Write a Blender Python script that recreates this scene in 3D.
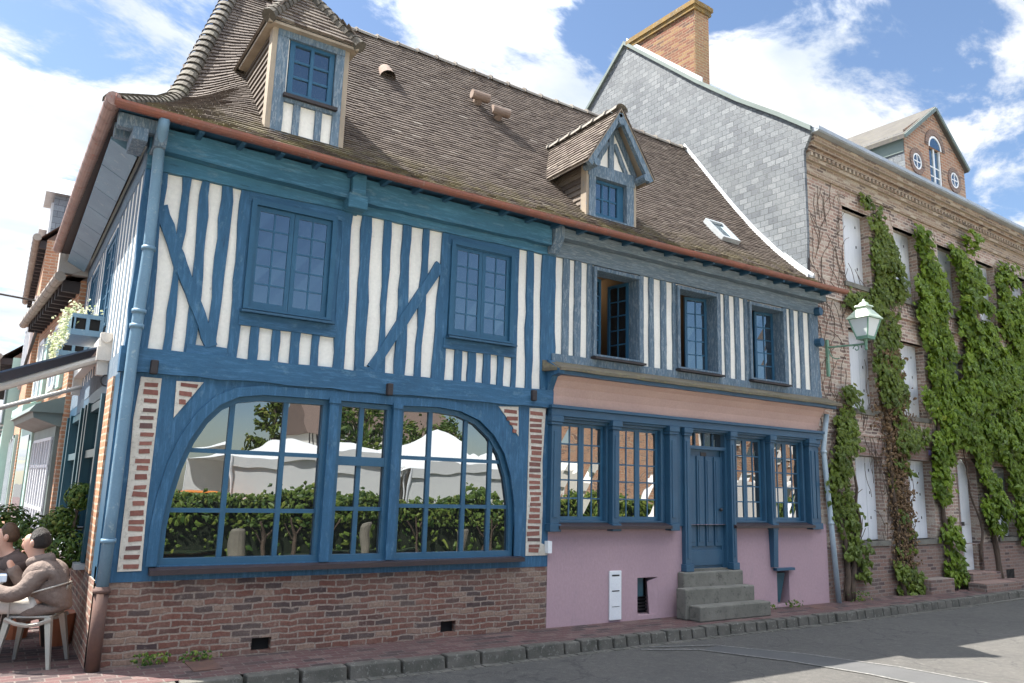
import bpy, bmesh, math, random
from mathutils import Vector, Matrix
random.seed(7)
R = math.radians
scene = bpy.context.scene
for o in list(bpy.data.objects): bpy.data.objects.remove(o)
col = scene.collection

# ------------------------------------------------------------ camera
F_PX = 778.0; PITCH = R(10.6); ROLL = R(-1.65); YAW = R(56.95)
CAM = Vector((-1.035, -8.442, 1.75))
fw = Vector((math.cos(YAW)*math.cos(PITCH), math.sin(YAW)*math.cos(PITCH), math.sin(PITCH)))
rt = Vector((math.sin(YAW), -math.cos(YAW), 0)); up = rt.cross(fw)
cr, sr = math.cos(-ROLL), math.sin(-ROLL)
ax = rt*cr + up*sr; ay = up*cr - rt*sr
cam_d = bpy.data.cameras.new('camera'); cam = bpy.data.objects.new('camera', cam_d); col.objects.link(cam)
cam_d.sensor_width = 36; cam_d.lens = F_PX*36/1024; cam_d.clip_end = 2000; cam_d.clip_start = .05
m = Matrix((ax, ay, -fw)).transposed().to_4x4(); m.translation = CAM
cam.matrix_world = m; scene.camera = cam
def ray(px, py): return fw*F_PX + ax*(px-512) + ay*(341.5-py)
def at(px, py, Y):                      # point of the photograph at a known depth of the place
    d = ray(px, py); t = (Y-CAM.y)/d.y; return CAM + d*t

# ------------------------------------------------------------ light
SUN_TRAVEL = Vector((.45, -.41, -1)).normalized()
world = bpy.data.worlds.new('World'); scene.world = world; world.use_nodes = True
nt = world.node_tree; N = nt.nodes; L = nt.links; N.clear()
def nn(t, **k):
    n = N.new(t)
    for a, b in k.items(): setattr(n, a, b)
    return n
out = nn('ShaderNodeOutputWorld'); sky = nn('ShaderNodeTexSky', sky_type='NISHITA', sun_disc=False)
sky.sun_elevation = math.asin(-SUN_TRAVEL.z); sky.sun_rotation = math.atan2(-SUN_TRAVEL.x, -SUN_TRAVEL.y)
sky.air_density = 1.0; sky.dust_density = .5; sky.ozone_density = 2.2
bg = nn('ShaderNodeBackground'); bg.inputs['Strength'].default_value = .05
L.new(sky.outputs[0], bg.inputs[0])
cl = nn('ShaderNodeBackground'); cl.inputs['Strength'].default_value = .85
tc = nn('ShaderNodeTexCoord'); sep = nn('ShaderNodeSeparateXYZ'); L.new(tc.outputs['Generated'], sep.inputs[0])
def mth(op, a, b=None, clamp=False):
    n = nn('ShaderNodeMath', operation=op, use_clamp=clamp)
    for i, v in enumerate((a, b)):
        if v is None: continue
        if isinstance(v, (int, float)): n.inputs[i].default_value = v
        else: L.new(v, n.inputs[i])
    return n.outputs[0]
zz = mth('ADD', mth('MAXIMUM', sep.outputs[2], 0.0), .22)
cx = mth('DIVIDE', sep.outputs[0], zz); cy = mth('DIVIDE', sep.outputs[1], zz)
cmb = nn('ShaderNodeCombineXYZ'); L.new(cx, cmb.inputs[0]); L.new(cy, cmb.inputs[1])
mp = nn('ShaderNodeMapping'); mp.inputs['Location'].default_value = (3.1, 1.4, 0.0); mp.inputs['Rotation'].default_value = (0, 0, R(-35)); mp.inputs['Scale'].default_value = (.8, 1.25, 1)
L.new(cmb.outputs[0], mp.inputs[0])
ns = nn('ShaderNodeTexNoise'); ns.inputs['Scale'].default_value = 3.7; ns.inputs['Detail'].default_value = 12; ns.inputs['Roughness'].default_value = .62; ns.inputs['Distortion'].default_value = .25
L.new(mp.outputs[0], ns.inputs[0])
# regional cover: directions where the photograph shows heavier or lighter cloud
def lobe(px, py, w, amp):
    d = ray(px, py).normalized()
    vm = nn('ShaderNodeVectorMath', operation='DOT_PRODUCT'); L.new(tc.outputs['Generated'], vm.inputs[0]); vm.inputs[1].default_value = d
    a = mth('SUBTRACT', 1.0, vm.outputs['Value']); a = mth('DIVIDE', a, w*w/2); a = mth('MULTIPLY', a, -1.0)
    return mth('MULTIPLY', mth('POWER', 2.718, a), amp)
cov = None
for args in [(20,330,.25,.13),(10,120,.14,.10),(500,45,.12,.14),(400,40,.05,.06),(590,110,.05,.06),(760,60,.08,.12),(800,120,.08,.11),(690,60,.05,.08),(900,150,.07,.07),(930,120,.06,.05),(1010,150,.08,.05),
             (110,40,.09,-.09),(350,10,.08,-.10),(200,45,.07,-.05),(610,20,.06,-.12),(1015,215,.05,-.12),(860,90,.05,-.10),(950,40,.05,-.05),(700,5,.03,-.06)]:
    l = lobe(*args); cov = l if cov is None else mth('ADD', cov, l)
back = mth('MULTIPLY', mth('MULTIPLY', mth('MINIMUM', sep.outputs[1], 0.0), .40), mth('SUBTRACT', 1.0, mth('MULTIPLY', mth('SUBTRACT', sep.outputs[2], .5), 5.0, True), True))      # the sky behind the photographer is clearer
dens = mth('ADD', mth('ADD', ns.outputs[0], cov), back)
mr = nn('ShaderNodeMapRange', interpolation_type='SMOOTHSTEP'); mr.inputs['From Min'].default_value = .45; mr.inputs['From Max'].default_value = .585
L.new(dens, mr.inputs[0])
n2 = nn('ShaderNodeTexNoise'); n2.inputs['Scale'].default_value = 3.2; n2.inputs['Detail'].default_value = 6; L.new(mp.outputs[0], n2.inputs[0])
r2 = nn('ShaderNodeMapRange'); r2.inputs['From Min'].default_value = .35; r2.inputs['From Max'].default_value = .6; r2.inputs['To Min'].default_value = .0; r2.inputs['To Max'].default_value = 1
L.new(n2.outputs[0], r2.inputs[0])
cmix = nn('ShaderNodeMix', data_type='RGBA'); cmix.inputs['A'].default_value = (.62,.70,.80,1); cmix.inputs['B'].default_value = (1,1,1,1)
L.new(r2.outputs[0], cmix.inputs['Factor']); L.new(cmix.outputs['Result'], cl.inputs[0])
zr = nn('ShaderNodeMapRange', interpolation_type='SMOOTHSTEP')      # overhead cloud out of view boosted as added shade fill, duller towards the horizon
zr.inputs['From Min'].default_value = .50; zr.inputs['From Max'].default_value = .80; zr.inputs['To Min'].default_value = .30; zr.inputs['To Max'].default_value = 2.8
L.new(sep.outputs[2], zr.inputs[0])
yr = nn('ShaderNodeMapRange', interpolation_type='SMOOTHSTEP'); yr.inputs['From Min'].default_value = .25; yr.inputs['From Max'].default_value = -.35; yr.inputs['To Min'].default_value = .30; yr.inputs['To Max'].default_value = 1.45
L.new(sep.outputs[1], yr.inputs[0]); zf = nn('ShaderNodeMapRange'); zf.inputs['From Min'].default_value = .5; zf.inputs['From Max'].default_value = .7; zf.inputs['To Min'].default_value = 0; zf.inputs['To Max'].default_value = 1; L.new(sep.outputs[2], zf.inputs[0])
L.new(mth('ADD', .30, mth('MULTIPLY', zf.outputs[0], mth('MULTIPLY', yr.outputs[0], 1.35))), cl.inputs['Strength'])  # extra brightness added to unseen cloud, overhead and behind, to fill the shade
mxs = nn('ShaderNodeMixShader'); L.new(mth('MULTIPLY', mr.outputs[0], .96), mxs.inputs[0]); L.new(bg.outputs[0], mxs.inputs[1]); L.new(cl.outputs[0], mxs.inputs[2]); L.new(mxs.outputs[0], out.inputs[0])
sun_d = bpy.data.lights.new('sun', 'SUN'); sun_d.energy = 4.0; sun_d.angle = R(.5); sun_d.color = (1, .955, .88)
sun = bpy.data.objects.new('sun', sun_d); col.objects.link(sun); sun.rotation_euler = SUN_TRAVEL.to_track_quat('-Z', 'Y').to_euler(); sun.location = (-10, 8, 25)
vs = scene.view_settings; vs.view_transform = 'Standard'; vs.look = 'None'; vs.exposure = 2.1; vs.gamma = 1; vs.use_curve_mapping = False

# ------------------------------------------------------------ materials
def new_mat(name):
    m = bpy.data.materials.new(name); m.use_nodes = True; t = m.node_tree
    return m, t, t.nodes['Principled BSDF']
def node(t, ty, ins=None, **k):
    n = t.nodes.new(ty)
    for a, b in k.items(): setattr(n, a, b)
    for a, b in (ins or {}).items():
        if hasattr(b, 'is_linked') or isinstance(b, bpy.types.NodeSocket): t.links.new(b, n.inputs[a])
        else: n.inputs[a].default_value = b
    return n
def c4(c): return (c[0], c[1], c[2], 1)
def mixc(t, fac, a, b, mode='MIX'):
    n = t.nodes.new('ShaderNodeMix'); n.data_type = 'RGBA'; n.blend_type = mode
    for k, v in (('Factor', fac), ('A', a), ('B', b)):
        if isinstance(v, bpy.types.NodeSocket): t.links.new(v, n.inputs[k])
        else: n.inputs[k].default_value = v if k == 'Factor' else c4(v)
    return n.outputs['Result']
def noise(t, vec, scale, detail=4, rough=.55, dist=0):
    return node(t, 'ShaderNodeTexNoise', {'Vector': vec, 'Scale': scale, 'Detail': detail, 'Roughness': rough, 'Distortion': dist}).outputs[0]
def ramp(t, v, a, b, ta=0, tb=1): return node(t, 'ShaderNodeMapRange', {'Value': v, 'From Min': a, 'From Max': b, 'To Min': ta, 'To Max': tb}).outputs[0]
def bump(t, p, h, strength=.4, dist=.01):
    b = node(t, 'ShaderNodeBump', {'Height': h, 'Strength': min(1, strength), 'Distance': dist*(3 if strength >= 1 else 1)}); t.links.new(b.outputs[0], p.inputs['Normal'])
def paint(name, c, c2=None, worn=None, worn_amt=.0, rough=.55, scale=3, bumps=.3, stretch=(1, 1, 1), fine=60, metal=0, spec=.4, grain=None):
    m, t, p = new_mat(name)
    co = node(t, 'ShaderNodeTexCoord').outputs['Object']
    v = node(t, 'ShaderNodeMapping', {'Vector': co, 'Scale': stretch}).outputs[0]
    n1 = noise(t, v, scale, 5, .6); c2 = c2 or tuple(x*.72 for x in c)
    cc = mixc(t, ramp(t, n1, .32, .68), c, c2)
    n2 = noise(t, v, fine, 3, .6)
    if worn:
        n3 = noise(t, v, scale*4, 8, .72)
        cc = mixc(t, ramp(t, n3, .62-worn_amt*.2, .70-worn_amt*.2, 0, .85), cc, worn)
    cc = mixc(t, ramp(t, n2, .3, .7, .0, .22), cc, tuple(x*.5 for x in c))
    if grain:
        gv = node(t, 'ShaderNodeMapping', {'Vector': co, 'Scale': grain}).outputs[0]; n4 = noise(t, gv, 9, 6, .75)
        cc = mixc(t, ramp(t, n4, .50, .66, 0, .55), cc, tuple(min(1, x*1.5+.03) for x in c)); cc = mixc(t, ramp(t, n4, .40, .30, 0, .8), cc, tuple(x*.35 for x in c))
        n2 = node(t, 'ShaderNodeMath', {0: n2, 1: n4}, operation='ADD').outputs[0]
    t.links.new(cc, p.inputs['Base Color']); p.inputs['Roughness'].default_value = rough; p.inputs['Metallic'].default_value = metal
    p.inputs['Specular IOR Level'].default_value = spec
    bump(t, p, n2, bumps, .008)
    return m
def brick(name, axes, c1, c2, mortar, w=.225, h=.068, ms=.011, dark=None, pale=None, bumps=.6, wobble=.012, rough=.9, squash=1.0, offset=.5, stain=None, soft=.1):
    m, t, p = new_mat(name)
    co = node(t, 'ShaderNodeTexCoord').outputs['Object']; s = node(t, 'ShaderNodeSeparateXYZ', {0: co}).outputs
    if axes[1] == 2:
        gn = node(t, 'ShaderNodeSeparateXYZ', {0: node(t, 'ShaderNodeNewGeometry').outputs['True Normal']}).outputs
        st_ = node(t, 'ShaderNodeMath', {0: node(t, 'ShaderNodeMath', {0: gn[0]}, operation='ABSOLUTE').outputs[0], 1: .6}, operation='GREATER_THAN').outputs[0]
        uu = node(t, 'ShaderNodeMix', {0: st_, 2: s[0], 3: s[1]}).outputs[0]
        v = node(t, 'ShaderNodeCombineXYZ', {0: uu, 1: s[2]}).outputs[0]
    else: v = node(t, 'ShaderNodeCombineXYZ', {0: s[axes[0]], 1: s[axes[1]]}).outputs[0]
    nz = node(t, 'ShaderNodeTexNoise', {'Vector': v, 'Scale': 5.0, 'Detail': 3}).outputs['Color']
    off = node(t, 'ShaderNodeVectorMath', {0: nz, 1: (.5, .5, .5)}, operation='SUBTRACT').outputs[0]
    off = node(t, 'ShaderNodeVectorMath', {0: off, 'Scale': wobble*2}, operation='SCALE').outputs[0]
    v2 = node(t, 'ShaderNodeVectorMath', {0: v, 1: off}).outputs[0]
    b = node(t, 'ShaderNodeTexBrick', {'Vector': v2, 'Color1': c4(c1), 'Color2': c4(c2), 'Mortar': c4(mortar), 'Scale': 1.0, 'Mortar Size': ms, 'Mortar Smooth': soft, 'Bias': -.1, 'Brick Width': w, 'Row Height': h}, offset=offset)
    cc = b.outputs[0]
    bm_ = node(t, 'ShaderNodeTexBrick', {'Vector': v2, 'Color1': (0, 0, 0, 1), 'Color2': (1, 1, 1, 1), 'Mortar': (.5, .5, .5, 1), 'Scale': 1.0, 'Mortar Size': ms, 'Mortar Smooth': soft, 'Bias': 0, 'Brick Width': w, 'Row Height': h}, offset=offset)
    inv = node(t, 'ShaderNodeMath', {0: 1.0, 1: b.outputs['Fac']}, operation='SUBTRACT').outputs[0]
    if dark:
        f = ramp(t, bm_.outputs[0], .76, .84); f = node(t, 'ShaderNodeMath', {0: f, 1: inv}, operation='MULTIPLY').outputs[0]
        cc = mixc(t, f, cc, dark)
    if pale:
        f = ramp(t, bm_.outputs[0], .22, .14); f = node(t, 'ShaderNodeMath', {0: f, 1: inv}, operation='MULTIPLY').outputs[0]
        cc = mixc(t, f, cc, pale)
    n1 = noise(t, v, 1.1, 6, .65); cc = mixc(t, ramp(t, n1, .4, .72, 0, .5), cc, mortar if stain is None else stain)
    n2 = noise(t, v, 34, 4, .7); cc = mixc(t, ramp(t, n2, .35, .72, 0, .55), cc, tuple(x*.55 for x in c2))
    n3 = noise(t, v, 11, 3, .7); cc = mixc(t, ramp(t, n3, .58, .7, 0, .5), cc, mortar)
    t.links.new(cc, p.inputs['Base Color']); p.inputs['Roughness'].default_value = rough; p.inputs['Specular IOR Level'].default_value = .25
    hh = node(t, 'ShaderNodeMath', {0: inv, 1: n2}, operation='ADD').outputs[0]
    bump(t, p, hh, bumps, .012)
    return m
def tinted(name, ca, cb, cc3=None, rough=.85, fine=30, moss=None, spec=.3, trans=0):
    m, t, p = new_mat(name)
    at_ = node(t, 'ShaderNodeAttribute', attribute_name='tint').outputs['Fac']
    co = node(t, 'ShaderNodeTexCoord').outputs['Object']
    c = mixc(t, ramp(t, at_, 0, .6), ca, cb)
    if cc3: c = mixc(t, ramp(t, at_, .8, 1), c, cc3)
    n = noise(t, co, fine, 4, .65); c = mixc(t, ramp(t, n, .35, .7, 0, .4), c, tuple(x*.5 for x in ca))
    if moss:
        z = node(t, 'ShaderNodeSeparateXYZ', {0: co}).outputs[2]; n2 = noise(t, co, 4, 6, .7)
        f = node(t, 'ShaderNodeMath', {0: ramp(t, z, moss[1], moss[2], 1, 0), 1: ramp(t, n2, .42, .6)}, operation='MULTIPLY', use_clamp=True).outputs[0]
        c = mixc(t, f, c, moss[0])
    t.links.new(c, p.inputs['Base Color']); p.inputs['Roughness'].default_value = rough; p.inputs['Specular IOR Level'].default_value = spec
    if not trans: bump(t, p, n, .4, .01)
    else:
        tr = node(t, 'ShaderNodeBsdfTranslucent'); t.links.new(c, tr.inputs[0]); mx = node(t, 'ShaderNodeMixShader', {0: trans})
        t.links.new(p.outputs[0], mx.inputs[1]); t.links.new(tr.outputs[0], mx.inputs[2])
        t.links.new(mx.outputs[0], t.nodes['Material Output'].inputs[0])
    return m
def glass(name, refl=.5, tint=(.9,.95,1), body=(.006,.008,.01), wave=.0):
    m, t, p = new_mat(name); t.nodes.remove(p)
    d = node(t, 'ShaderNodeBsdfDiffuse', {0: c4(body)}); g = node(t, 'ShaderNodeBsdfGlossy', {0: c4(tint), 'Roughness': .004})
    lw = node(t, 'ShaderNodeFresnel', {'IOR': 1.5}).outputs[0]
    f = node(t, 'ShaderNodeMath', {0: lw, 1: refl}, operation='ADD', use_clamp=True).outputs[0]
    mx = node(t, 'ShaderNodeMixShader', {0: f}); t.links.new(d.outputs[0], mx.inputs[1]); t.links.new(g.outputs[0], mx.inputs[2])
    co = node(t, 'ShaderNodeTexCoord').outputs['Object']; n = noise(t, co, 2.2, 1, .4)
    b = node(t, 'ShaderNodeBump', {'Height': n, 'Strength': .25, 'Distance': wave or .006}); t.links.new(b.outputs[0], g.inputs['Normal'])
    t.links.new(mx.outputs[0], t.nodes['Material Output'].inputs[0]); return m
def flat(name, c, rough=.6, metal=0, emit=0):
    m, t, p = new_mat(name); p.inputs['Base Color'].default_value = c4(c); p.inputs['Roughness'].default_value = rough; p.inputs['Metallic'].default_value = metal
    if emit: p.inputs['Emission Color'].default_value = c4(c); p.inputs['Emission Strength'].default_value = emit
    return m
MT = {}
MT['blue'] = paint('blue_timber_paint', (.028,.106,.200), (.022,.085,.162), (.08,.17,.25), .25, scale=2.5, stretch=(1,1,.5), rough=.6, grain=(3,3,.35))
MT['blue_beam'] = paint('teal_beam_paint', (.050,.165,.245), (.034,.12,.19), (.12,.22,.28), .3, scale=2, stretch=(.4,1,1.6), rough=.6, grain=(.35,3,3))
MT['blue_h'] = paint('blue_beam_paint', (.028,.106,.200), (.022,.085,.162), (.08,.17,.25), .25, scale=2.5, stretch=(.5,1,1), rough=.6, grain=(.35,3,3))
MT['blue_sash'] = paint('sash_paint', (.030,.108,.190), (.024,.09,.16), rough=.4, scale=4, bumps=.12)
MT['blue_joinery'] = paint('joinery_paint', (.034,.098,.165), (.026,.078,.138), rough=.42, scale=2, bumps=.15)
MT['blue_worn'] = paint('weathered_blue_paint', (.105,.158,.21), (.078,.122,.17), (.25,.29,.32), .6, scale=7, stretch=(1.6,1.6,.35), rough=.75, fine=45, grain=(3,3,.3))
MT['blue_worn_beam'] = paint('weathered_beam_paint', (.15,.195,.23), (.11,.15,.185), (.27,.30,.315), .5, scale=6, stretch=(.25,1,2.2), rough=.75, fine=45, grain=(.3,3,3))
MT['tan_wood'] = paint('bare_wood', (.40,.33,.25), (.26,.21,.16), (.12,.2,.26), .1, scale=3, stretch=(1,1,.3), rough=.8)
MT['dark_wood'] = paint('dark_wood', (.045,.035,.035), (.03,.026,.028), scale=3, rough=.7)
MT['sill'] = paint('dark_sill', (.055,.035,.035), (.035,.026,.03), scale=3, rough=.45)
MT['plaster'] = paint('lime_plaster', (.88,.84,.76), (.80,.76,.69), (.62,.58,.52), .02, scale=1.7, rough=.95, bumps=.35, fine=26)
MT['pink'] = paint('pink_render', (.445,.305,.33), (.395,.27,.30), (.38,.28,.30), .2, scale=1.2, stretch=(1,1,.6), rough=.95, fine=35, bumps=.35)
MT['salmon'] = paint('salmon_render', (.62,.42,.36), (.54,.36,.31), scale=1.5, rough=.95, fine=40, bumps=.2)
MT['brick_base'] = brick('old_brick_front', (0,2), (.225,.092,.066), (.115,.056,.046), (.32,.255,.21), w=.195, h=.0635, ms=.0105, dark=(.07,.05,.05), pale=(.30,.2,.15), wobble=.028, soft=.35)
MT['brick_base_side'] = brick('old_brick_side', (1,2), (.30,.135,.10), (.19,.10,.08), (.42,.36,.29), w=.215, h=.0655, ms=.0095, dark=(.09,.06,.06), wobble=.02)
MT['brick_grey'] = brick('weathered_brick', (0,2), (.42,.26,.20), (.24,.15,.125), (.56,.49,.41), w=.215, h=.066, ms=.012, dark=(.11,.075,.07), pale=(.52,.43,.35), stain=(.52,.45,.385), wobble=.024, soft=.3)
MT['brick_grey_side'] = brick('weathered_brick_side', (1,2), (.345,.245,.195), (.245,.165,.135), (.37,.32,.265), w=.225, h=.066, ms=.010)
MT['brick_low'] = brick('plinth_brick', (0,2), (.26,.155,.125), (.19,.12,.10), (.27,.23,.20), w=.225, h=.066, ms=.009, dark=(.09,.06,.06))
MT['brick_orange'] = brick('orange_brick', (1,2), (.50,.22,.11), (.38,.17,.09), (.52,.42,.32), w=.225, h=.07)
MT['brick_orange_x'] = brick('orange_brick_front', (0,2), (.40,.20,.12), (.30,.15,.10), (.42,.36,.29), w=.225, h=.07, dark=(.15,.09,.08))
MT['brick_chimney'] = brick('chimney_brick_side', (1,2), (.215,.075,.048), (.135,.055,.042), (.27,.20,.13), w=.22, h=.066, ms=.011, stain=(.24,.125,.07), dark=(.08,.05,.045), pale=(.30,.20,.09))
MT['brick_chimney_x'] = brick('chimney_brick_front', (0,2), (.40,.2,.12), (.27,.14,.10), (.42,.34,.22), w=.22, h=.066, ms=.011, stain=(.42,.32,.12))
MT['slate'] = brick('slate_cladding', (1,2), (.165,.182,.198), (.128,.143,.158), (.05,.056,.062), w=.19, h=.115, ms=.007, dark=(.11,.122,.138), pale=(.205,.222,.236), stain=(.20,.215,.22), wobble=.006, rough=.5, bumps=.7)
MT['slate_x'] = brick('slate_front', (0,2), (.29,.33,.37), (.2,.235,.27), (.09,.1,.12), w=.28, h=.15, ms=.006, wobble=.006, rough=.55)
MT['tile'] = tinted('clay_tile', (.060,.044,.037), (.135,.108,.090), (.22,.19,.165), moss=((.16,.135,.065), 5.3, 6.0))
MT['tile_dormer'] = tinted('dormer_clay_tile', (.075,.055,.046), (.17,.14,.115), (.27,.235,.20))
MT['ridge'] = tinted('ridge_tile', (.14,.12,.105), (.25,.225,.195), (.34,.32,.28))
MT['hip'] = tinted('hip_tile', (.055,.048,.038), (.125,.11,.09), (.10,.105,.065))
MT['copper'] = paint('copper_gutter', (.30,.115,.08), (.22,.10,.08), (.30,.20,.17), .3, scale=5, rough=.5, metal=.35, fine=20)
MT['copper_old'] = paint('old_copper_gutter', (.36,.24,.20), (.27,.18,.16), (.30,.12,.08), .3, scale=3, rough=.6, metal=.2, fine=20)
MT['zinc'] = paint('zinc', (.50,.53,.55), (.40,.43,.45), scale=4, rough=.4, metal=.4, bumps=.1)
MT['zinc_pale'] = paint('pale_zinc_flashing', (.72,.74,.75), (.6,.62,.63), scale=4, rough=.5, metal=.1, bumps=.1)
MT['pipe_blue'] = paint('blue_grey_pipe', (.16,.27,.36), (.12,.21,.29), (.3,.38,.42), .2, scale=3, rough=.45)
MT['cast_iron'] = paint('rusty_cast_iron', (.14,.075,.055), (.08,.05,.045), scale=5, rough=.8)
MT['stone'] = paint('step_stone', (.19,.18,.155), (.125,.12,.10), (.08,.078,.065), .3, scale=3, rough=.9, fine=30, bumps=.6)
MT['kerb'] = paint('kerb_granite', (.125,.115,.10), (.055,.055,.045), (.20,.19,.17), .35, scale=5, rough=.9, fine=30, bumps=.7)
MT['dark'] = flat('dark_opening', (.012,.011,.011), .9)
MT['black'] = flat('black_metal', (.02,.02,.022), .45)
MT['glass'] = glass('shop_glass', .20, body=(.012,.012,.012), wave=.010)
MT['glass_up'] = glass('upper_glass', .20, tint=(.74,.90,1.0), body=(.012,.015,.02))
MT['glass_low'] = glass('bay_glass', .26, tint=(1,.97,.92), wave=.012)
MT['white'] = paint('white_paint', (.78,.79,.80), (.70,.71,.73), scale=3, rough=.55, bumps=.1)
MT['shutter'] = paint('white_shutter_board', (.72,.74,.77), (.63,.65,.69), (.55,.56,.6), .05, scale=3, stretch=(8,1,.4), rough=.6, bumps=.2)
MT['leaf'] = tinted('creeper_leaf', (.030,.070,.005), (.165,.245,.016), (.36,.40,.05), rough=.5, trans=.25)
MT['leaf_dark'] = tinted('dark_creeper_leaf', (.035,.060,.008), (.125,.17,.018), (.25,.20,.05), rough=.5, trans=.2)
MT['leaf_hedge'] = tinted('hedge_leaf', (.03,.075,.012), (.13,.19,.03), (.24,.27,.05), rough=.5, trans=.2)
MT['topiary'] = tinted('box_leaf', (.03,.075,.012), (.10,.15,.02), (.18,.2,.04), rough=.5, trans=.15)
MT['flower'] = tinted('trailing_flower', (.35,.42,.18), (.72,.72,.55), (.85,.80,.55), rough=.6, trans=.3)
MT['bark'] = paint('vine_bark', (.125,.088,.062), (.07,.05,.04), scale=6, rough=.95, fine=40, bumps=.6)
MT['render_grey'] = paint('grey_render', (.42,.40,.38), (.34,.32,.30), scale=2, rough=.95)
def ground_mat():
    m, t, p = new_mat('asphalt'); co = node(t, 'ShaderNodeTexCoord').outputs['Object']
    n1 = noise(t, co, .7, 6, .65); n2 = noise(t, co, 42, 4, .85); n3 = noise(t, co, 5, 6, .75)
    c = mixc(t, ramp(t, n1, .35, .7), (.095,.089,.080), (.072,.068,.062)); c = mixc(t, ramp(t, n2, .3, .75, 0, .5), c, (.05,.05,.048)); c = mixc(t, ramp(t, n2, .62, .72, 0, .6), c, (.19,.18,.165))
    c = mixc(t, ramp(t, n3, .55, .8, 0, .35), c, (.14,.132,.12))
    n5 = noise(t, co, 13, 6, .8); c = mixc(t, ramp(t, n5, .36, .5, .55, 0), c, (.045,.044,.042)); c = mixc(t, ramp(t, n5, .55, .7, 0, .5), c, (.17,.16,.145))
    vo = node(t, 'ShaderNodeTexVoronoi', {'Vector': node(t, 'ShaderNodeVectorMath', {0: co, 1: node(t, 'ShaderNodeTexNoise', {'Vector': co, 'Scale': 1.6, 'Detail': 5}).outputs['Color']}).outputs[0], 'Scale': .55}, feature='DISTANCE_TO_EDGE').outputs[0]
    c = mixc(t, ramp(t, vo, .004, .010, .6, 0), c, (.035,.034,.033))
    t.links.new(c, p.inputs['Base Color']); p.inputs['Roughness'].default_value = .9; bump(t, p, n2, .8, .02); return m
MT['asphalt'] = ground_mat()
MT['paver'] = brick('brick_pavers', (0,1), (.135,.068,.065), (.092,.052,.052), (.165,.14,.125), w=.22, h=.115, ms=.007, dark=(.05,.038,.04), pale=(.17,.11,.10), stain=(.11,.082,.074), wobble=.008)
MT['line'] = paint('worn_road_line', (.22,.215,.20), (.16,.155,.145), (.10,.10,.095), .9, scale=6, rough=.9)
MT['patch'] = paint('asphalt_patch', (.085,.085,.085), (.07,.07,.07), scale=3, rough=.9)
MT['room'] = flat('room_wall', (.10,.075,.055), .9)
MT['grass'] = paint('grass', (.07,.12,.03), (.05,.09,.02), scale=5, rough=1)
MT['awning'] = paint('awning_canvas', (.055,.085,.135), (.045,.07,.11), scale=2, rough=.8, bumps=.1)
MT['awning_arm'] = paint('awning_arm', (.62,.58,.53), (.55,.52,.48), scale=3, rough=.4, bumps=.1)
MT['canvas_white'] = paint('marquee_canvas', (.82,.82,.80), (.76,.76,.75), scale=1, rough=.8, bumps=.05)
MT['shop_teal'] = paint('teal_shop_joinery', (.022,.085,.115), (.015,.06,.085), rough=.35, scale=3, bumps=.1)
MT['shop_mint'] = paint('mint_shopfront', (.42,.60,.53), (.36,.52,.47), rough=.5, scale=2, bumps=.1)
MT['shop_grey'] = paint('grey_green_shopfront', (.16,.20,.185), (.12,.15,.14), rough=.5, scale=2, bumps=.1)

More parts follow.
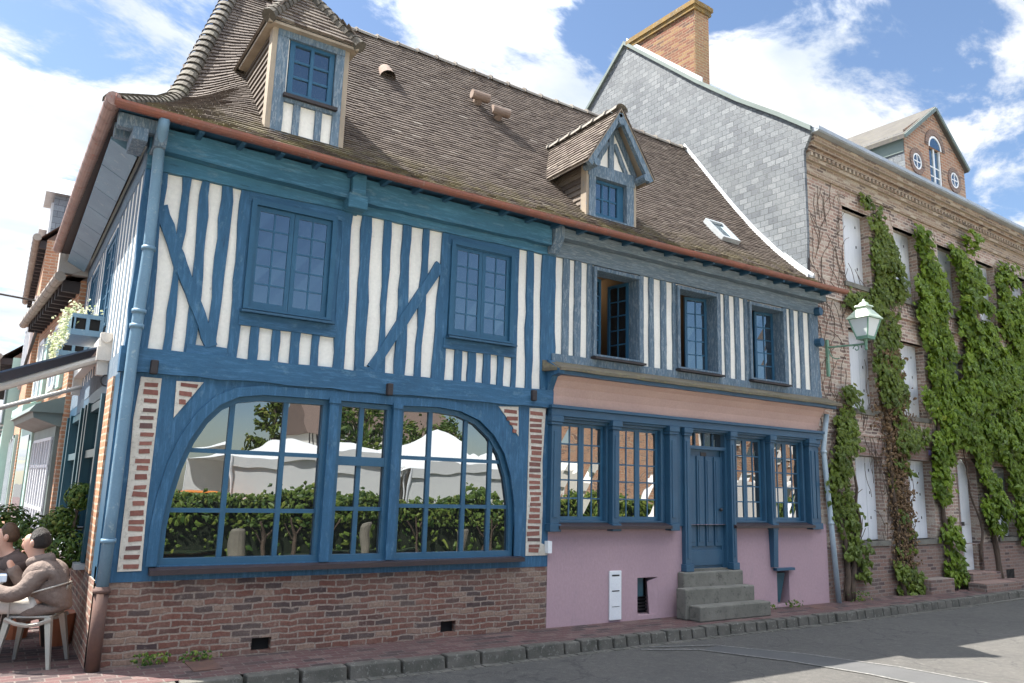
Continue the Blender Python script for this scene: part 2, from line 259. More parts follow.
# ------------------------------------------------------------ mesh helpers
class MB:
    def __init__(s): s.v = []; s.f = []; s.c = []; s.tint = None
    def add(s, vs, fs, tint=None, Mx=None):
        b = len(s.v)
        for p in vs: p = Vector(p); s.v.append(tuple(Mx @ p if Mx else p))
        for f in fs: s.f.append(tuple(b+i for i in f)); s.c.append(tint if tint is not None else 0)
        return s
    def hexa(s, p, **k): return s.add(p, [(0,3,2,1),(4,5,6,7),(0,1,5,4),(1,2,6,5),(2,3,7,6),(3,0,4,7)], **k)
    def box(s, x0, x1, y0, y1, z0, z1, **k): return s.hexa([(x0,y0,z0),(x1,y0,z0),(x1,y1,z0),(x0,y1,z0),(x0,y0,z1),(x1,y0,z1),(x1,y1,z1),(x0,y1,z1)], **k)
    def prism(s, poly, y0, y1, plane='xz', **k):       # polygon in a plane, extruded along the third axis
        n = len(poly)
        def P(a, b, d): return {'xz': (a, d, b), 'yz': (d, a, b), 'xy': (a, b, d)}[plane]
        vs = [P(a, b, y0) for a, b in poly] + [P(a, b, y1) for a, b in poly]
        fs = [tuple(range(n)), tuple(range(2*n-1, n-1, -1))] + [(i, (i+1) % n, n+(i+1) % n, n+i) for i in range(n)]
        return s.add(vs, fs, **k)
    def tube(s, path, r, n=8, cap=True, **k):
        path = [Vector(p) for p in path]; rs = r if isinstance(r, (list, tuple)) else [r]*len(path); vs = []; fs = []
        a = None
        for i, p in enumerate(path):
            t = (path[min(i+1, len(path)-1)] - path[max(i-1, 0)]).normalized()
            if a is None: a = t.orthogonal().normalized()
            else: a = (a - t*a.dot(t)).normalized()
            b = t.cross(a)
            for j in range(n):
                q = 2*math.pi*j/n; vs.append(p + (a*math.cos(q) + b*math.sin(q))*rs[i])
        for i in range(len(path)-1):
            for j in range(n): fs.append((i*n+j, i*n+(j+1) % n, (i+1)*n+(j+1) % n, (i+1)*n+j))
        if cap: fs.append(tuple(range(n-1, -1, -1))); fs.append(tuple(range((len(path)-1)*n, len(path)*n)))
        return s.add(vs, fs, **k)
    def lathe(s, prof, cx, cy, n=16, **k):
        vs = []; fs = []
        for r, z in prof:
            for j in range(n): q = 2*math.pi*j/n; vs.append((cx+r*math.cos(q), cy+r*math.sin(q), z))
        for i in range(len(prof)-1):
            for j in range(n): fs.append((i*n+j, i*n+(j+1) % n, (i+1)*n+(j+1) % n, (i+1)*n+j))
        return s.add(vs, fs, **k)
    def ball(s, c, r, n=10, m=7, sz=1, **k):
        prof = [(r*math.sin(math.pi*i/m)+1e-4, c[2]-r*sz*math.cos(math.pi*i/m)) for i in range(m+1)]
        return s.lathe(prof, c[0], c[1], n, **k)
    def wall(s, x0, x1, z0, z1, y, holes=(), depth=.15, Mx=None, ds=1):
        xs = sorted({x0, x1, *[h[0] for h in holes], *[h[1] for h in holes]}); zs = sorted({z0, z1, *[h[2] for h in holes], *[h[3] for h in holes]})
        for a, b in zip(xs, xs[1:]):
            for c, d in zip(zs, zs[1:]):
                mx_, mz_ = (a+b)/2, (c+d)/2
                if any(h[0] < mx_ < h[1] and h[2] < mz_ < h[3] for h in holes): continue
                s.add([(a,y,c),(b,y,c),(b,y,d),(a,y,d)], [(0,1,2,3)], Mx=Mx)
        for h in holes:
            a, b, c, d = h[:4]; e = y+depth*ds
            s.add([(a,y,c),(b,y,c),(b,y,d),(a,y,d),(a,e,c),(b,e,c),(b,e,d),(a,e,d)], [(0,4,5,1),(1,5,6,2),(2,6,7,3),(3,7,4,0)], Mx=Mx)
        return s
def obj(name, mb, mat, parent=None, label=None, smooth=False, recalc=True, bevel=0):
    me = bpy.data.meshes.new(name); me.from_pydata(mb.v, [], mb.f); me.materials.append(MT[mat] if isinstance(mat, str) else mat)
    if any(mb.c):
        a = me.attributes.new('tint', 'FLOAT', 'FACE')
        for i, v in enumerate(mb.c): a.data[i].value = v
    if recalc:
        bm = bmesh.new(); bm.from_mesh(me); bmesh.ops.recalc_face_normals(bm, faces=bm.faces); bm.to_mesh(me); bm.free()
    if smooth: me.polygons.foreach_set('use_smooth', [True]*len(me.polygons))
    o = bpy.data.objects.new(name, me); col.objects.link(o)
    if parent is not None: o.parent = parent
    if label: o['label'] = label
    if bevel:
        b = o.modifiers.new('bevel', 'BEVEL'); b.width = bevel; b.segments = 2; b.limit_method = 'ANGLE'
    return o
def tag(o, label, cat, group=None, kind=None):
    if label: o['label'] = label
    if cat: o['category'] = cat
    if group: o['group'] = group
    if kind: o['kind'] = kind
    return o
def thing(name, label, cat, loc=(0,0,0), rz=0, group=None):
    o = bpy.data.objects.new(name, None); o.empty_display_size = .2; col.objects.link(o); o.location = loc; o.rotation_euler = (0,0,rz)
    return tag(o, label, cat, group)
def copy_tree(o, parent=None):
    c = o.copy(); col.objects.link(c)
    if parent is not None: c.parent = parent
    for ch in list(o.children): copy_tree(ch, c)
    return c
def struct(name, mb, mat, **k): return tag(obj(name, mb, mat, **k), None, None, kind='structure')
def rnd(a): return random.uniform(-a, a)
def lerp(a, b, t): return a+(b-a)*t
def interp(tab, x):
    if x <= tab[0][0]: return tab[0][1]
    for (a, va), (b, vb) in zip(tab, tab[1:]):
        if x <= b: return lerp(va, vb, (x-a)/(b-a))
    return tab[-1][1]
SIDE = Matrix(((0,1,0,-.10),(1,0,0,0),(0,0,1,0),(0,0,0,1)))       # (along, inward, up) -> the wall on the side street

def post(mb, a0, b0, z0, a1, b1, z1, y0=-.032, y1=.02, wob=.009, n=7, Mx=None):    # hand-hewn upright from (a0..b0,z0) up to (a1..b1,z1)
    vs = []; fs = []; oa = ob = 0
    for i in range(n+1):
        t = i/n; z = lerp(z0, z1, t); oa = oa*.6+rnd(wob); ob = ob*.6+rnd(wob)
        if i in (0, n): oa = ob = 0
        a = lerp(a0, a1, t)+oa; b = lerp(b0, b1, t)+ob
        vs += [(a,y0,z),(b,y0,z),(b,y1,z),(a,y1,z)]
    for i in range(n):
        for j in range(4): fs.append((4*i+j, 4*i+(j+1) % 4, 4*i+4+(j+1) % 4, 4*i+4+j))
    fs += [(0,1,2,3), (4*n+3,4*n+2,4*n+1,4*n)]
    return mb.add(vs, fs, Mx=Mx)
def slant(mb, p, q, w, y0=-.036, y1=.02, wob=.008, n=7, Mx=None):    # brace between two points of the wall plane
    p = Vector(p); q = Vector(q); d = (q-p).normalized(); nn_ = Vector((-d.y, d.x)); vs = []; fs = []
    for i in range(n+1):
        c = p.lerp(q, i/n); a = c+nn_*(w/2+rnd(wob)); b = c-nn_*(w/2+rnd(wob))
        vs += [(a.x,y0,a.y),(b.x,y0,b.y),(b.x,y1,b.y),(a.x,y1,a.y)]
    for i in range(n):
        for j in range(4): fs.append((4*i+j, 4*i+(j+1) % 4, 4*i+4+(j+1) % 4, 4*i+4+j))
    fs += [(0,1,2,3), (4*n+3,4*n+2,4*n+1,4*n)]
    return mb.add(vs, fs, Mx=Mx)
def beam(mb, x0, x1, z0, z1, y0=-.04, y1=.02, wob=.008, Mx=None, zz0=None, zz1=None, n=14):
    vs = []; fs = []; zz0 = z0 if zz0 is None else zz0; zz1 = z1 if zz1 is None else zz1
    for i in range(n+1):
        t = i/n; x = lerp(x0, x1, t); a = lerp(z0, zz0, t)+rnd(wob); b = lerp(z1, zz1, t)+rnd(wob); yy = y0+rnd(wob*.5)
        vs += [(x,yy,a),(x,y1,a),(x,y1,b),(x,yy,b)]
    for i in range(n):
        for j in range(4): fs.append((4*i+j, 4*i+(j+1) % 4, 4*i+4+(j+1) % 4, 4*i+4+j))
    fs += [(0,1,2,3), (4*n+3,4*n+2,4*n+1,4*n)]
    return mb.add(vs, fs, Mx=Mx)
def window(parent, x0, x1, z0, z1, Mx=None, yc=-.05, ys=.05, sashes=2, cols=2, rows=5, cas=.05, mcas='blue_sash', msash='blue_sash', mglass='glass_up', angles=None, sill='sill', sash_w=.045, munt=.018, label=None, meeting=.0, depth=.12, top=None):
    w = MB()
    for a, b, c, d in ((x0-cas, x0, z0-cas*.5, z1+cas), (x1, x1+cas, z0-cas*.5, z1+cas), (x0, x1, z1, z1+cas), (x0, x1, z0-cas*.5, z0)):
        w.box(a, b, yc, depth, c, d, Mx=Mx)
    wo = obj('window', w, mcas, parent, label)
    W = (x1-x0)/sashes
    for k in range(sashes):
        s = MB(); g = MB(); a, b = x0+k*W+.002, x0+(k+1)*W-.002; c, d = z0+.003, z1-.003
        Rm = Mx if Mx is not None else Matrix.Identity(4)
        if angles and angles[k]:
            hx = a if k == 0 else b
            Rm = Rm @ Matrix.Translation((hx, ys, 0)) @ Matrix.Rotation(angles[k], 4, 'Z') @ Matrix.Translation((-hx, -ys, 0))
        t = .035; sw = sash_w
        s.box(a, a+sw, ys-t/2, ys+t/2, c, d, Mx=Rm); s.box(b-sw, b, ys-t/2, ys+t/2, c, d, Mx=Rm)
        s.box(a+sw, b-sw, ys-t/2+.001, ys+t/2-.001, d-sw, d, Mx=Rm); s.box(a+sw, b-sw, ys-t/2+.001, ys+t/2-.001, c, c+sw*1.3, Mx=Rm)
        ix0, ix1, iz0, iz1 = a+sw, b-sw, c+sw*1.3, d-sw
        for i in range(1, cols):
            x = lerp(ix0, ix1, i/cols); s.box(x-munt/2, x+munt/2, ys-.012, ys+.012, iz0, iz1, Mx=Rm)
        for j in range(1, rows):
            z = lerp(iz0, iz1, j/rows); s.box(ix0, ix1, ys-.010, ys+.010, z-munt/2, z+munt/2, Mx=Rm)
        so = obj('sash', s, msash, wo)
        for i in range(cols):
            for j in range(rows):
                xa, xb = lerp(ix0, ix1, i/cols), lerp(ix0, ix1, (i+1)/cols); za, zb = lerp(iz0, iz1, j/rows), lerp(iz0, iz1, (j+1)/rows)
                e = [rnd(.0026) for _ in range(4)]
                g.hexa([(xa,ys-.004+e[0],za),(xb,ys-.004+e[1],za),(xb,ys+.004+e[1],za),(xa,ys+.004+e[0],za),(xa,ys-.004+e[2],zb),(xb,ys-.004+e[3],zb),(xb,ys+.004+e[3],zb),(xa,ys+.004+e[2],zb)], Mx=Rm)
        obj('pane', g, mglass, wo)
    if sill:
        s = MB(); s.hexa([(x0-cas-.02,yc-.07,z0-cas*.5-.05),(x1+cas+.02,yc-.07,z0-cas*.5-.05),(x1+cas+.02,ys,z0-cas*.5-.05),(x0-cas-.02,ys,z0-cas*.5-.05),(x0-cas-.02,yc-.07,z0-cas*.5-.02),(x1+cas+.02,yc-.07,z0-cas*.5-.02),(x1+cas+.02,ys,z0-cas*.5+.005),(x0-cas-.02,ys,z0-cas*.5+.005)], Mx=Mx)
        obj('sill', s, sill, wo)
    return wo
def tiles(mb, P, U, V, inside=None, tw=.165, ex=.095, th=.019, over=1.45, lift=.010, jit=.006, tintf=None):
    """courses of overlapping tiles on the surface P(u,v) (metres), u across, v up the slope"""
    nr = int(V/ex); nc = int(U/tw)
    for j in range(nr):
        for i in range(-1, nc+1):
            u0 = (i+(.5 if j % 2 else 0))*tw; u1 = u0+tw-.006; u0 = max(u0, 0); u1 = min(u1, U)
            if u1-u0 < .02: continue
            v0 = j*ex+rnd(jit); v1 = v0+ex*over
            if inside and not inside((u0+u1)/2, v0+ex*.3): continue
            a, b, c, d = P(u0, v0), P(u1, v0), P(u1, min(v1, V)), P(u0, min(v1, V))
            n = (b-a).cross(d-a)
            if n.length < 1e-9: continue
            n.normalize(); l0 = lift+th+rnd(.003); q = rnd(.002)
            top0a, top0b = a+n*(l0+q), b+n*(l0-q); t = min(1, max(0.02, random.gauss(.42, .20)))
            mb.add([a+n*.0, b+n*.0, top0b, top0a, c+n*.006, d+n*.006], [(0,1,2,3),(3,2,4,5),(0,3,5),(1,4,2)], tint=t)
def leaf(mb, c, n, s, t):
    n = n.normalized(); a = n.orthogonal().normalized(); a.rotate(Matrix.Rotation(random.uniform(0, 6.28), 3, n)); b = n.cross(a)
    if b.z > 0: b = -b
    k = n*s*.12
    mb.add([c-b*s*.5, c+a*s*.42-b*s*.1-k, c+b*s*.62-k*1.5, c-a*s*.42-b*s*.1-k, c+k], [(0,1,4),(1,2,4),(2,3,4),(3,0,4)], tint=t)

# ============================================================ SETTING
g = MB(); g.add([(-150,-150,-.13),(200,-150,-.13),(200,150,-.13),(-150,150,-.13)], [(0,1,2,3)]); struct('ground', g, 'asphalt')
g = MB(); g.add([(-150,-7.6,-.12),(200,-7.6,-.12),(200,-.80,-.12),(-150,-.80,-.12)], [(0,1,2,3)]); struct('road', g, 'asphalt')
def kerbY(X): return interp([(-10,-.93),(.8,-.93),(3,-.96),(5,-.92),(7,-.86),(10.5,-.84),(13.5,-.74),(17,-.50),(24,.1),(40,1.5)], X)
p = MB(); xs = [-30,-10,-3,0,1.5,3,4,5,6,7,8.5,10.5,12,13.5,15,17,20,24,40]
for a, b in zip(xs, xs[1:]):
    p.add([(a,kerbY(a)+.14,0),(b,kerbY(b)+.14,0),(b,60 if b <= 0 else 3,0),(a,60 if b <= 0 else 3,0)], [(0,1,2,3)])
struct('pavement', p, 'paver', recalc=False)
k = MB(); x = -4.
while x < 26:
    l = random.uniform(.20, .30) if x > 4.5 else random.uniform(.42, .62)
    y0 = kerbY(x+l/2)+rnd(.008); h = .003+rnd(.006); g_ = .012
    y1 = kerbY(x)+.15
    k.hexa([(x+g_,y0-.01,-.17),(x+l-g_,y0-.01,-.17),(x+l-g_,y0+.16,-.17),(x+g_,y0+.16,-.17),(x+g_*1.6,y0+.012,h),(x+l-g_*1.6,y0+.012,h+rnd(.004)),(x+l-g_,y0+.155,h),(x+g_,y0+.155,h)]); x += l
struct('kerb', k, 'kerb', bevel=.012)
d = MB(); x = -4.
while x < 26:
    l = random.uniform(.1, .16); y0 = kerbY(x+l/2); d.box(x+.006, x+l-.006, y0-.125+rnd(.006), y0-.018, -.16, -.114+rnd(.004)); x += l
struct('gutter_stones', d, 'kerb', bevel=.006)
def strip(pts, w, z, mat, name):
    s = MB()
    for (a, b) in zip(pts, pts[1:]):
        a = Vector(a); b = Vector(b); dd = (b-a).normalized(); q = Vector((-dd.y, dd.x))*w/2
        s.add([(*(a-q), z), (*(b-q), z), (*(b+q), z), (*(a+q), z)], [(0,1,2,3)])
    return struct(name, s, mat, recalc=False)
strip([(5.7,-1.12),(6.35,-1.42),(6.85,-2.35),(7.1,-3.2),(7.2,-4.4)], .05, -.112, 'line', 'road_line')
strip([(5.9,-1.05),(6.75,-1.32),(7.35,-2.15),(7.75,-3.1),(7.95,-4.4)], .05, -.112, 'line', 'road_line')
s = MB(); s.add([(6.38,-1.44,-.116),(6.75,-1.34,-.116),(7.33,-2.15,-.116),(7.73,-3.1,-.116),(7.93,-4.4,-.116),(7.22,-4.4,-.116),(7.12,-3.2,-.116),(6.88,-2.35,-.116)], [(0,7,2,1),(7,6,3,2),(6,5,4,3)]); struct('road_patch', s, 'patch', recalc=False)
g = MB(); g.add([(-60,-70,-.118),(90,-70,-.118),(90,-7.6,-.118),(-60,-7.6,-.118)], [(0,1,2,3)]); struct('bounce_ground', g, paint('pale_bounce_ground', (.46,.43,.37), (.38,.355,.30), scale=2, rough=1, fine=60))  # square across the road: pale ground added to bounce sun onto the shaded facade
# square opposite: lawn bed under the hedge
g = MB(); g.add([(-40,-13,-.115),(60,-13,-.115),(60,-9.8,-.115),(-40,-9.8,-.115)], [(0,1,2,3)]); struct('grass_verge', g, 'grass')

# ============================================================ HALF-TIMBERED HOUSE
H = thing('half_timbered_house', 'blue and white half-timbered corner house with clay tile roof and pink shopfront bay', 'house')
XR = 10.95
W_UP = [(1.03,1.90,3.58,4.73),(3.53,4.38,3.62,4.77)]
W_UPR = [(5.83,6.64,3.62,4.84),(7.48,8.30,3.62,4.84),(9.13,9.94,3.62,4.84)]
pl = MB(); pl.wall(-.1, XR, 2.85, 5.3, 0, [(a-.05,b+.05,c-.025,d+.05) for a,b,c,d in W_UP+W_UPR], .12); obj('plaster_wall', pl, 'plaster', H, recalc=False)
# posts of the left half
def P_(m, *a, mat='blue', **k): b = MB(); post(b, *a, **k); return obj('post', b, mat, H)
zt, zb = 4.93, 2.98
for a0,b0,a1,b1 in [(-.11,.10,-.11,.10),(.24,.32,.24,.34),(.44,.54,.45,.52),(.66,.76,.65,.75),(.86,.965,.86,.965),(2.03,2.16,2.01,2.15),(2.29,2.40,2.27,2.38),(2.57,2.67,2.55,2.64),(2.79,2.92,2.80,2.91),(3.05,3.14,3.08,3.16),(3.28,3.455,3.35,3.47),(4.44,4.51,4.44,4.52),(4.67,4.77,4.655,4.75),(4.92,5.13,4.91,5.13)]:
    P_(None, a0,b0,zb,a1,b1,zt, wob=.015, n=9)
for a, b in [(1.09,1.18),(1.325,1.405),(1.53,1.635),(1.77,1.855)]: P_(None, a,b,2.98,a,b,3.38, n=3)
for a, b in [(3.60,3.70),(3.79,3.90),(4.02,4.12),(4.23,4.32)]: P_(None, a,b,2.98,a,b,3.42, n=3)
for x0,x1,z0,z1,nm in [(.95,2.03,3.37,3.51,'rail'),(3.42,4.50,3.42,3.55,'rail'),(.46,.86,2.98,3.10,'rail'),(2.30,2.62,2.98,3.075,'rail')]:
    b = MB(); beam(b, x0, x1, z0, z1, -.045, wob=.006, n=5); obj(nm, b, 'blue_h', H)
b = MB(); slant(b, (.07,4.50), (.36,3.82), .13); slant(b, (.345,3.86), (.70,3.10), .12, y0=-.05); obj('brace', b, 'blue', H)
b = MB(); slant(b, (3.33,4.47), (2.50,3.06), .125, y0=-.046); obj('brace', b, 'blue', H)
for x0, x1 in ((.94,2.05),(3.44,4.5)):
    b = MB(); beam(b, x0, x1, 4.76, 4.93, -.036, wob=.003, n=4); obj('lintel', b, 'blue_h', H)
for x0, x1 in ((1.93,2.05),(.94,1.0),(4.41,4.47)):
    b = MB(); post(b, x0, x1, 3.52, x0, x1, 4.77, y0=-.024, wob=.002, n=3); obj('post', b, 'blue', H)
# beams
b = MB(); beam(b, -.14, 5.10, 2.76, 3.0, -.075, .05, .010, zz0=2.80, zz1=3.03, n=22); obj('jetty_beam', b, 'blue_h', H)
b = MB(); beam(b, -.11, 5.10, 4.865, 5.06, -.06, .05, .006, zz0=4.91, n=22); obj('wall_plate', b, 'blue_beam', H)
b = MB(); beam(b, -.12, 2.02, 5.03, 5.28, -.19, .0, .008, zz0=5.0, n=8); beam(b, 2.2, 4.95, 4.99, 5.28, -.17, .0, .008, zz0=5.02, n=12); obj('eaves_beam', b, 'blue_beam', H)
b = MB(); b.box(2.0, 2.24, -.24, 0, 4.88, 5.06); b.prism([(0,5.3),(-.26,5.3),(-.26,5.06),(-.12,4.9),(0,4.86)], 2.03, 2.2, 'yz'); obj('bracket', b, 'blue_beam', H, bevel=.012)
b = MB(); b.prism([(0,5.3),(-.24,5.3),(-.24,5.12),(-.10,4.93),(0,4.9)], 4.96, 5.12, 'yz'); obj('bracket', b, 'blue_worn', H, bevel=.012)
b = MB(); b.prism([(0,5.26),(-.34,5.28),(-.36,5.12),(-.3,5.02),(0,5.0)], -.10, .02, 'yz'); obj('bracket', b, 'blue_worn', H, bevel=.012)
for x, z in [(.17,2.83),(2.71,2.84),(4.76,2.95)]:
    b = MB(); b.box(x-.035, x+.035, -.13, -.06, z-.08, z+.06); obj('beam_peg', b, 'dark_wood', H, bevel=.01)
# right half (weathered)
b = MB(); beam(b, 5.12, XR, 4.92, 5.18, -.05, .02, .006, zz0=4.93); obj('wall_plate', b, 'blue_worn_beam', H)
b = MB(); beam(b, 5.12, XR+.02, 5.15, 5.285, -.20, .02, .005); obj('eaves_beam', b, 'blue_worn_beam', H)
b = MB(); beam(b, 5.08, XR, 3.42, 3.55, -.05, .02, .006); obj('rail', b, 'blue_worn', H)
whites = [(5.13,5.265),(5.37,5.47),(5.575,5.72)]; right_posts = [(5.265,5.37),(5.47,5.575),(5.70,5.78),(6.69,6.765),(6.88,6.97),(7.12,7.23),(7.37,7.43),(8.35,8.43),(8.53,8.635),(8.77,8.88),(9.005,9.08),(9.99,10.085),(10.185,10.275),(10.43,10.535),(10.70,XR)]
for a, b_ in right_posts: P_(None, a,b_,3.52,a,b_,4.94, mat='blue_worn', wob=.006)
for z, y in [(4.98,-.1),(4.42,-.12)]:
    b = MB(); b.tube([(10.88,0,z),(10.9,-.14,z)], .075, 12); obj('beam_end', b, 'blue_joinery', H, smooth=False)
for w in W_UP: window(H, *w, cas=.055, yc=-.06, ys=-.0, mcas='blue_sash', sill=None, sash_w=.05)
for w in W_UP:
    b = MB(); b.hexa([(w[0]-.08,-.13,w[2]-.075),(w[1]+.08,-.13,w[2]-.075),(w[1]+.08,0,w[2]-.075),(w[0]-.08,0,w[2]-.075),(w[0]-.08,-.13,w[2]-.05),(w[1]+.08,-.13,w[2]-.05),(w[1]+.08,0,w[2]-.028),(w[0]-.08,0,w[2]-.028)]); obj('window_ledge', b, 'blue_joinery', H)
angs = [(R(22), R(-80)), (R(85), R(-14)), (R(20), R(-10))]
for w, a in zip(W_UPR, angs): window(H, *w, cas=.052, yc=-.075, ys=.16, depth=.2, mcas='blue_worn', angles=a, sill='dark_wood')
# room behind the open upper windows
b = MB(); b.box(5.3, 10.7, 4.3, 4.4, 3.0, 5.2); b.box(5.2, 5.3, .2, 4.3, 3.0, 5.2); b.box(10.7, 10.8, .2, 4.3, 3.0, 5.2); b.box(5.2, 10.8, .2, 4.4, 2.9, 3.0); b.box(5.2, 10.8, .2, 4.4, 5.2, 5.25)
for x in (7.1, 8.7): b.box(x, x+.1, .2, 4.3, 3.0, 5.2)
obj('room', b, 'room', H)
MT['lamp'] = flat('ceiling_lamp_glow', (1, .72, .42), .5, emit=5)
for x, y in [(6.75,1.6),(6.95,2.2),(8.25,1.8)]:
    b = MB(); b.lathe([(.001,5.02),(.07,5.03),(.10,5.09),(.08,5.14),(.001,5.16)], x, y, 12); obj('ceiling_lamp', b, 'lamp', H)
# --- arched shop window of the left half
AR = [(.40,.90),(.40,1.25),(.43,1.55),(.49,1.85),(.58,2.12),(.70,2.34),(.84,2.50),(1.02,2.60),(1.28,2.645),(2.0,2.655),(2.9,2.66),(3.40,2.68),(3.70,2.655),(3.98,2.56),(4.20,2.39),(4.36,2.17),(4.47,1.88),(4.53,1.55),(4.55,1.25),(4.55,.90)]
OUT = [(-.11,.80),(-.11,1.25),(-.11,1.55),(-.11,1.85),(-.11,2.12),(-.11,2.50),(-.11,2.78),(1.02,2.78),(1.28,2.78),(2.0,2.78),(2.9,2.80),(3.40,2.82),(3.70,2.82),(4.95,2.82),(5.08,2.6),(5.08,2.17),(5.08,1.88),(5.08,1.55),(5.08,1.25),(5.08,.80)]
b = MB(); n = len(AR); yo, yi = -.03, .16
vs = [(x,yo,z) for x,z in OUT]+[(x,yo,z) for x,z in AR]+[(x,yi,z) for x,z in AR]
fs = [(i,i+1,n+i+1,n+i) for i in range(n-1)]+[(n+i,n+i+1,2*n+i+1,2*n+i) for i in range(n-1)]
b.add(vs, fs); b.box(-.11, 5.08, yo-.002, .16, .76, .90)
obj('timber_surround', b, 'blue', H)
def arc_band(b, lo, hi, w, y0, y1, pts=AR):
    q = pts[lo:hi]; ins = []
    for i, (x, z) in enumerate(q):
        a = q[max(i-1,0)]; c = q[min(i+1,len(q)-1)]; dx, dz = c[0]-a[0], c[1]-a[1]; l = math.hypot(dx, dz); ins.append((x+dz/l*w, z-dx/l*w))
    for (p0, p1, r0, r1) in zip(q, q[1:], ins, ins[1:]):
        b.hexa([(p0[0],y0,p0[1]),(p1[0],y0,p1[1]),(r1[0],y0,r1[1]),(r0[0],y0,r0[1]),(p0[0],y1,p0[1]),(p1[0],y1,p1[1]),(r1[0],y1,r1[1]),(r0[0],y1,r0[1])])
b = MB(); arc_band(b, 0, 10, -.10, -.055, .0); arc_band(b, 9, 20, -.10, -.052, .0); obj('arch_moulding', b, 'blue', H)
def inside_arch(x, z):
    return interp([(a, c) for a, c in AR[:9]]+[(2.0,2.655),(2.9,2.66)]+[(a, c) for a, c in AR[11:]], x) > z if .40 < x < 4.55 else False
def arch_top(x): return interp([(.40,1.25)]+AR[2:9]+[(2.0,2.655),(2.9,2.66)]+AR[11:18]+[(4.55,1.25)], x)
def arch_left(z): return interp([(c, a) for a, c in AR[:9]], z)
def arch_right(z): return interp([(c, -a) for a, c in reversed(AR[11:])], z)*-1
yg = .055
def shop_light(xa, xb, xs_, zs_, label):
    w = MB(); lo, hi = 0, 0
    w.box(xa, xa+.055, .003, .107, .90, arch_top(xa+.02)-.002) if xa > 1 else None
    w.box(xb-.055, xb, .003, .107, .90, arch_top(xb-.02)-.002) if xb < 4 else None
    w.box(max(xa,.41), min(xb,4.54), .0, .112, .90, .965)
    if xa < 1: arc_band(w, 0, 10, .06, .006, .104)
    if xb > 4: arc_band(w, 10, 20, .06, .006, .104)
    if xa > 1 and xb < 4: w.box(xa+.055, xb-.055, .0, .11, 2.60, 2.655)
    wo = obj('shop_window', w, 'blue_sash', H, label)
    mm = MB()
    for x in xs_: mm.box(x-.026, x+.026, .03, .08, .96, arch_top(x)-.01)
    for z in zs_:
        l = max(xa, arch_left(z)+.02 if xa < 1 else xa+.05); r_ = min(xb, arch_right(z)-.02 if xb > 4 else xb-.05); mm.box(l, r_, .034, .076, z-.022, z+.022)
    obj('glazing_bar', mm, 'blue_sash', wo)
    gl = MB(); ex = [max(xa+.02,.42)]+list(xs_)+[min(xb-.02,4.53)]; ez = [.93]+list(zs_)+[2.8]
    for x0, x1 in zip(ex, ex[1:]):
        for z0, z1 in zip(ez, ez[1:]):
            ta, tb = rnd(.006), rnd(.006)                     # every old pane sits at its own slight angle
            for i in range(8):
                a, c = lerp(x0, x1, i/8), lerp(x0, x1, (i+1)/8)
                if min(arch_top(a), arch_top(c))-.01 <= z0: continue
                gl.add([(x, yg+ta*(x-(x0+x1)/2)+tb*(z-z0), z) for x, z in ((a,z0),(c,z0),(c,min(z1,arch_top(c)-.01)),(a,min(z1,arch_top(a)-.01)))], [(0,1,2,3)])
    obj('pane', gl, 'glass', wo, recalc=False)
shop_light(.40, 2.02, [.99,1.555], [1.43,2.03], 'left light of the arched shop window')
shop_light(2.13, 2.80, [2.44], [1.46,1.98], 'narrow middle light of the arched shop window')
shop_light(2.90, 4.55, [3.33,3.83,4.2], [1.50,2.06], 'right light of the arched shop window')
b = MB(); b.box(2.13, 2.80, .01, .1, 1.94, 2.04); obj('transom', b, 'blue_sash', H)
for a, c in [(2.02,2.13),(2.80,2.90)]:
    b = MB(); b.box(a, c, -.055, .13, .90, 2.70); b.box(a-.012, c+.012, -.07, .1, 2.62, 2.68); obj('mullion', b, 'blue', H)
b = MB(); b.hexa([(.33,-.13,.82),(4.66,-.13,.84),(4.66,.03,.84),(.33,.03,.82),(.33,-.13,.87),(4.66,-.13,.89),(4.66,.03,.905),(.33,.03,.905)]); obj('window_ledge', b, 'sill', H)
# brick infill strips
def infill(poly, rows, xl, xr, label):
    b = MB(); b.prism(poly, -.042, -.02); o = obj('brick_infill', b, MT.setdefault('lime_mortar', paint('lime_mortar', (.66,.61,.53), (.52,.47,.40), (.40,.36,.31), .4, scale=6, rough=.95, fine=30, bumps=.6)), H, label); br = MB()
    for z, h in rows:
        a, c = xl(z+h/2), xr(z+h/2)
        if c-a < .04: continue
        e = rnd(.009); z += rnd(.008); h = h*random.uniform(.8,1.25); a += rnd(.012); c += rnd(.012); br.hexa([(a+rnd(.004),-.047,z+e),(c+rnd(.006),-.047,z),(c,-.03,z),(a,-.03,z+e),(a+rnd(.004),-.047,z+h+e),(c+rnd(.006),-.047,z+h),(c,-.03,z+h),(a,-.03,z+h+e)], tint=random.random())
    obj('bricks', br, 'thin_brick', o)
MT['thin_brick'] = tinted('thin_brick', (.19,.075,.06), (.30,.13,.10), (.13,.08,.075))
infill([(.06,.86),(.27,.86),(.255,1.4),(.26,2.72),(.07,2.72),(.045,2.3),(.06,1.8)], [(.89+i*.083,.042) for i in range(22)], lambda z: .115, lambda z: .235, 'tall strip of thin bricks by the corner post')
infill([(.40,2.71),(.66,2.72),(.53,2.52),(.41,2.34)], [(2.40+i*.083,.042) for i in range(4)], lambda z: .435, lambda z: interp([(2.34,.43),(2.72,.62)], z), None)
infill([(4.26,2.76),(4.56,2.78),(4.575,2.40),(4.43,2.58)], [(2.44+i*.083,.04) for i in range(4)], lambda z: interp([(2.40,4.53),(2.76,4.31)], z), lambda z: 4.545, None)
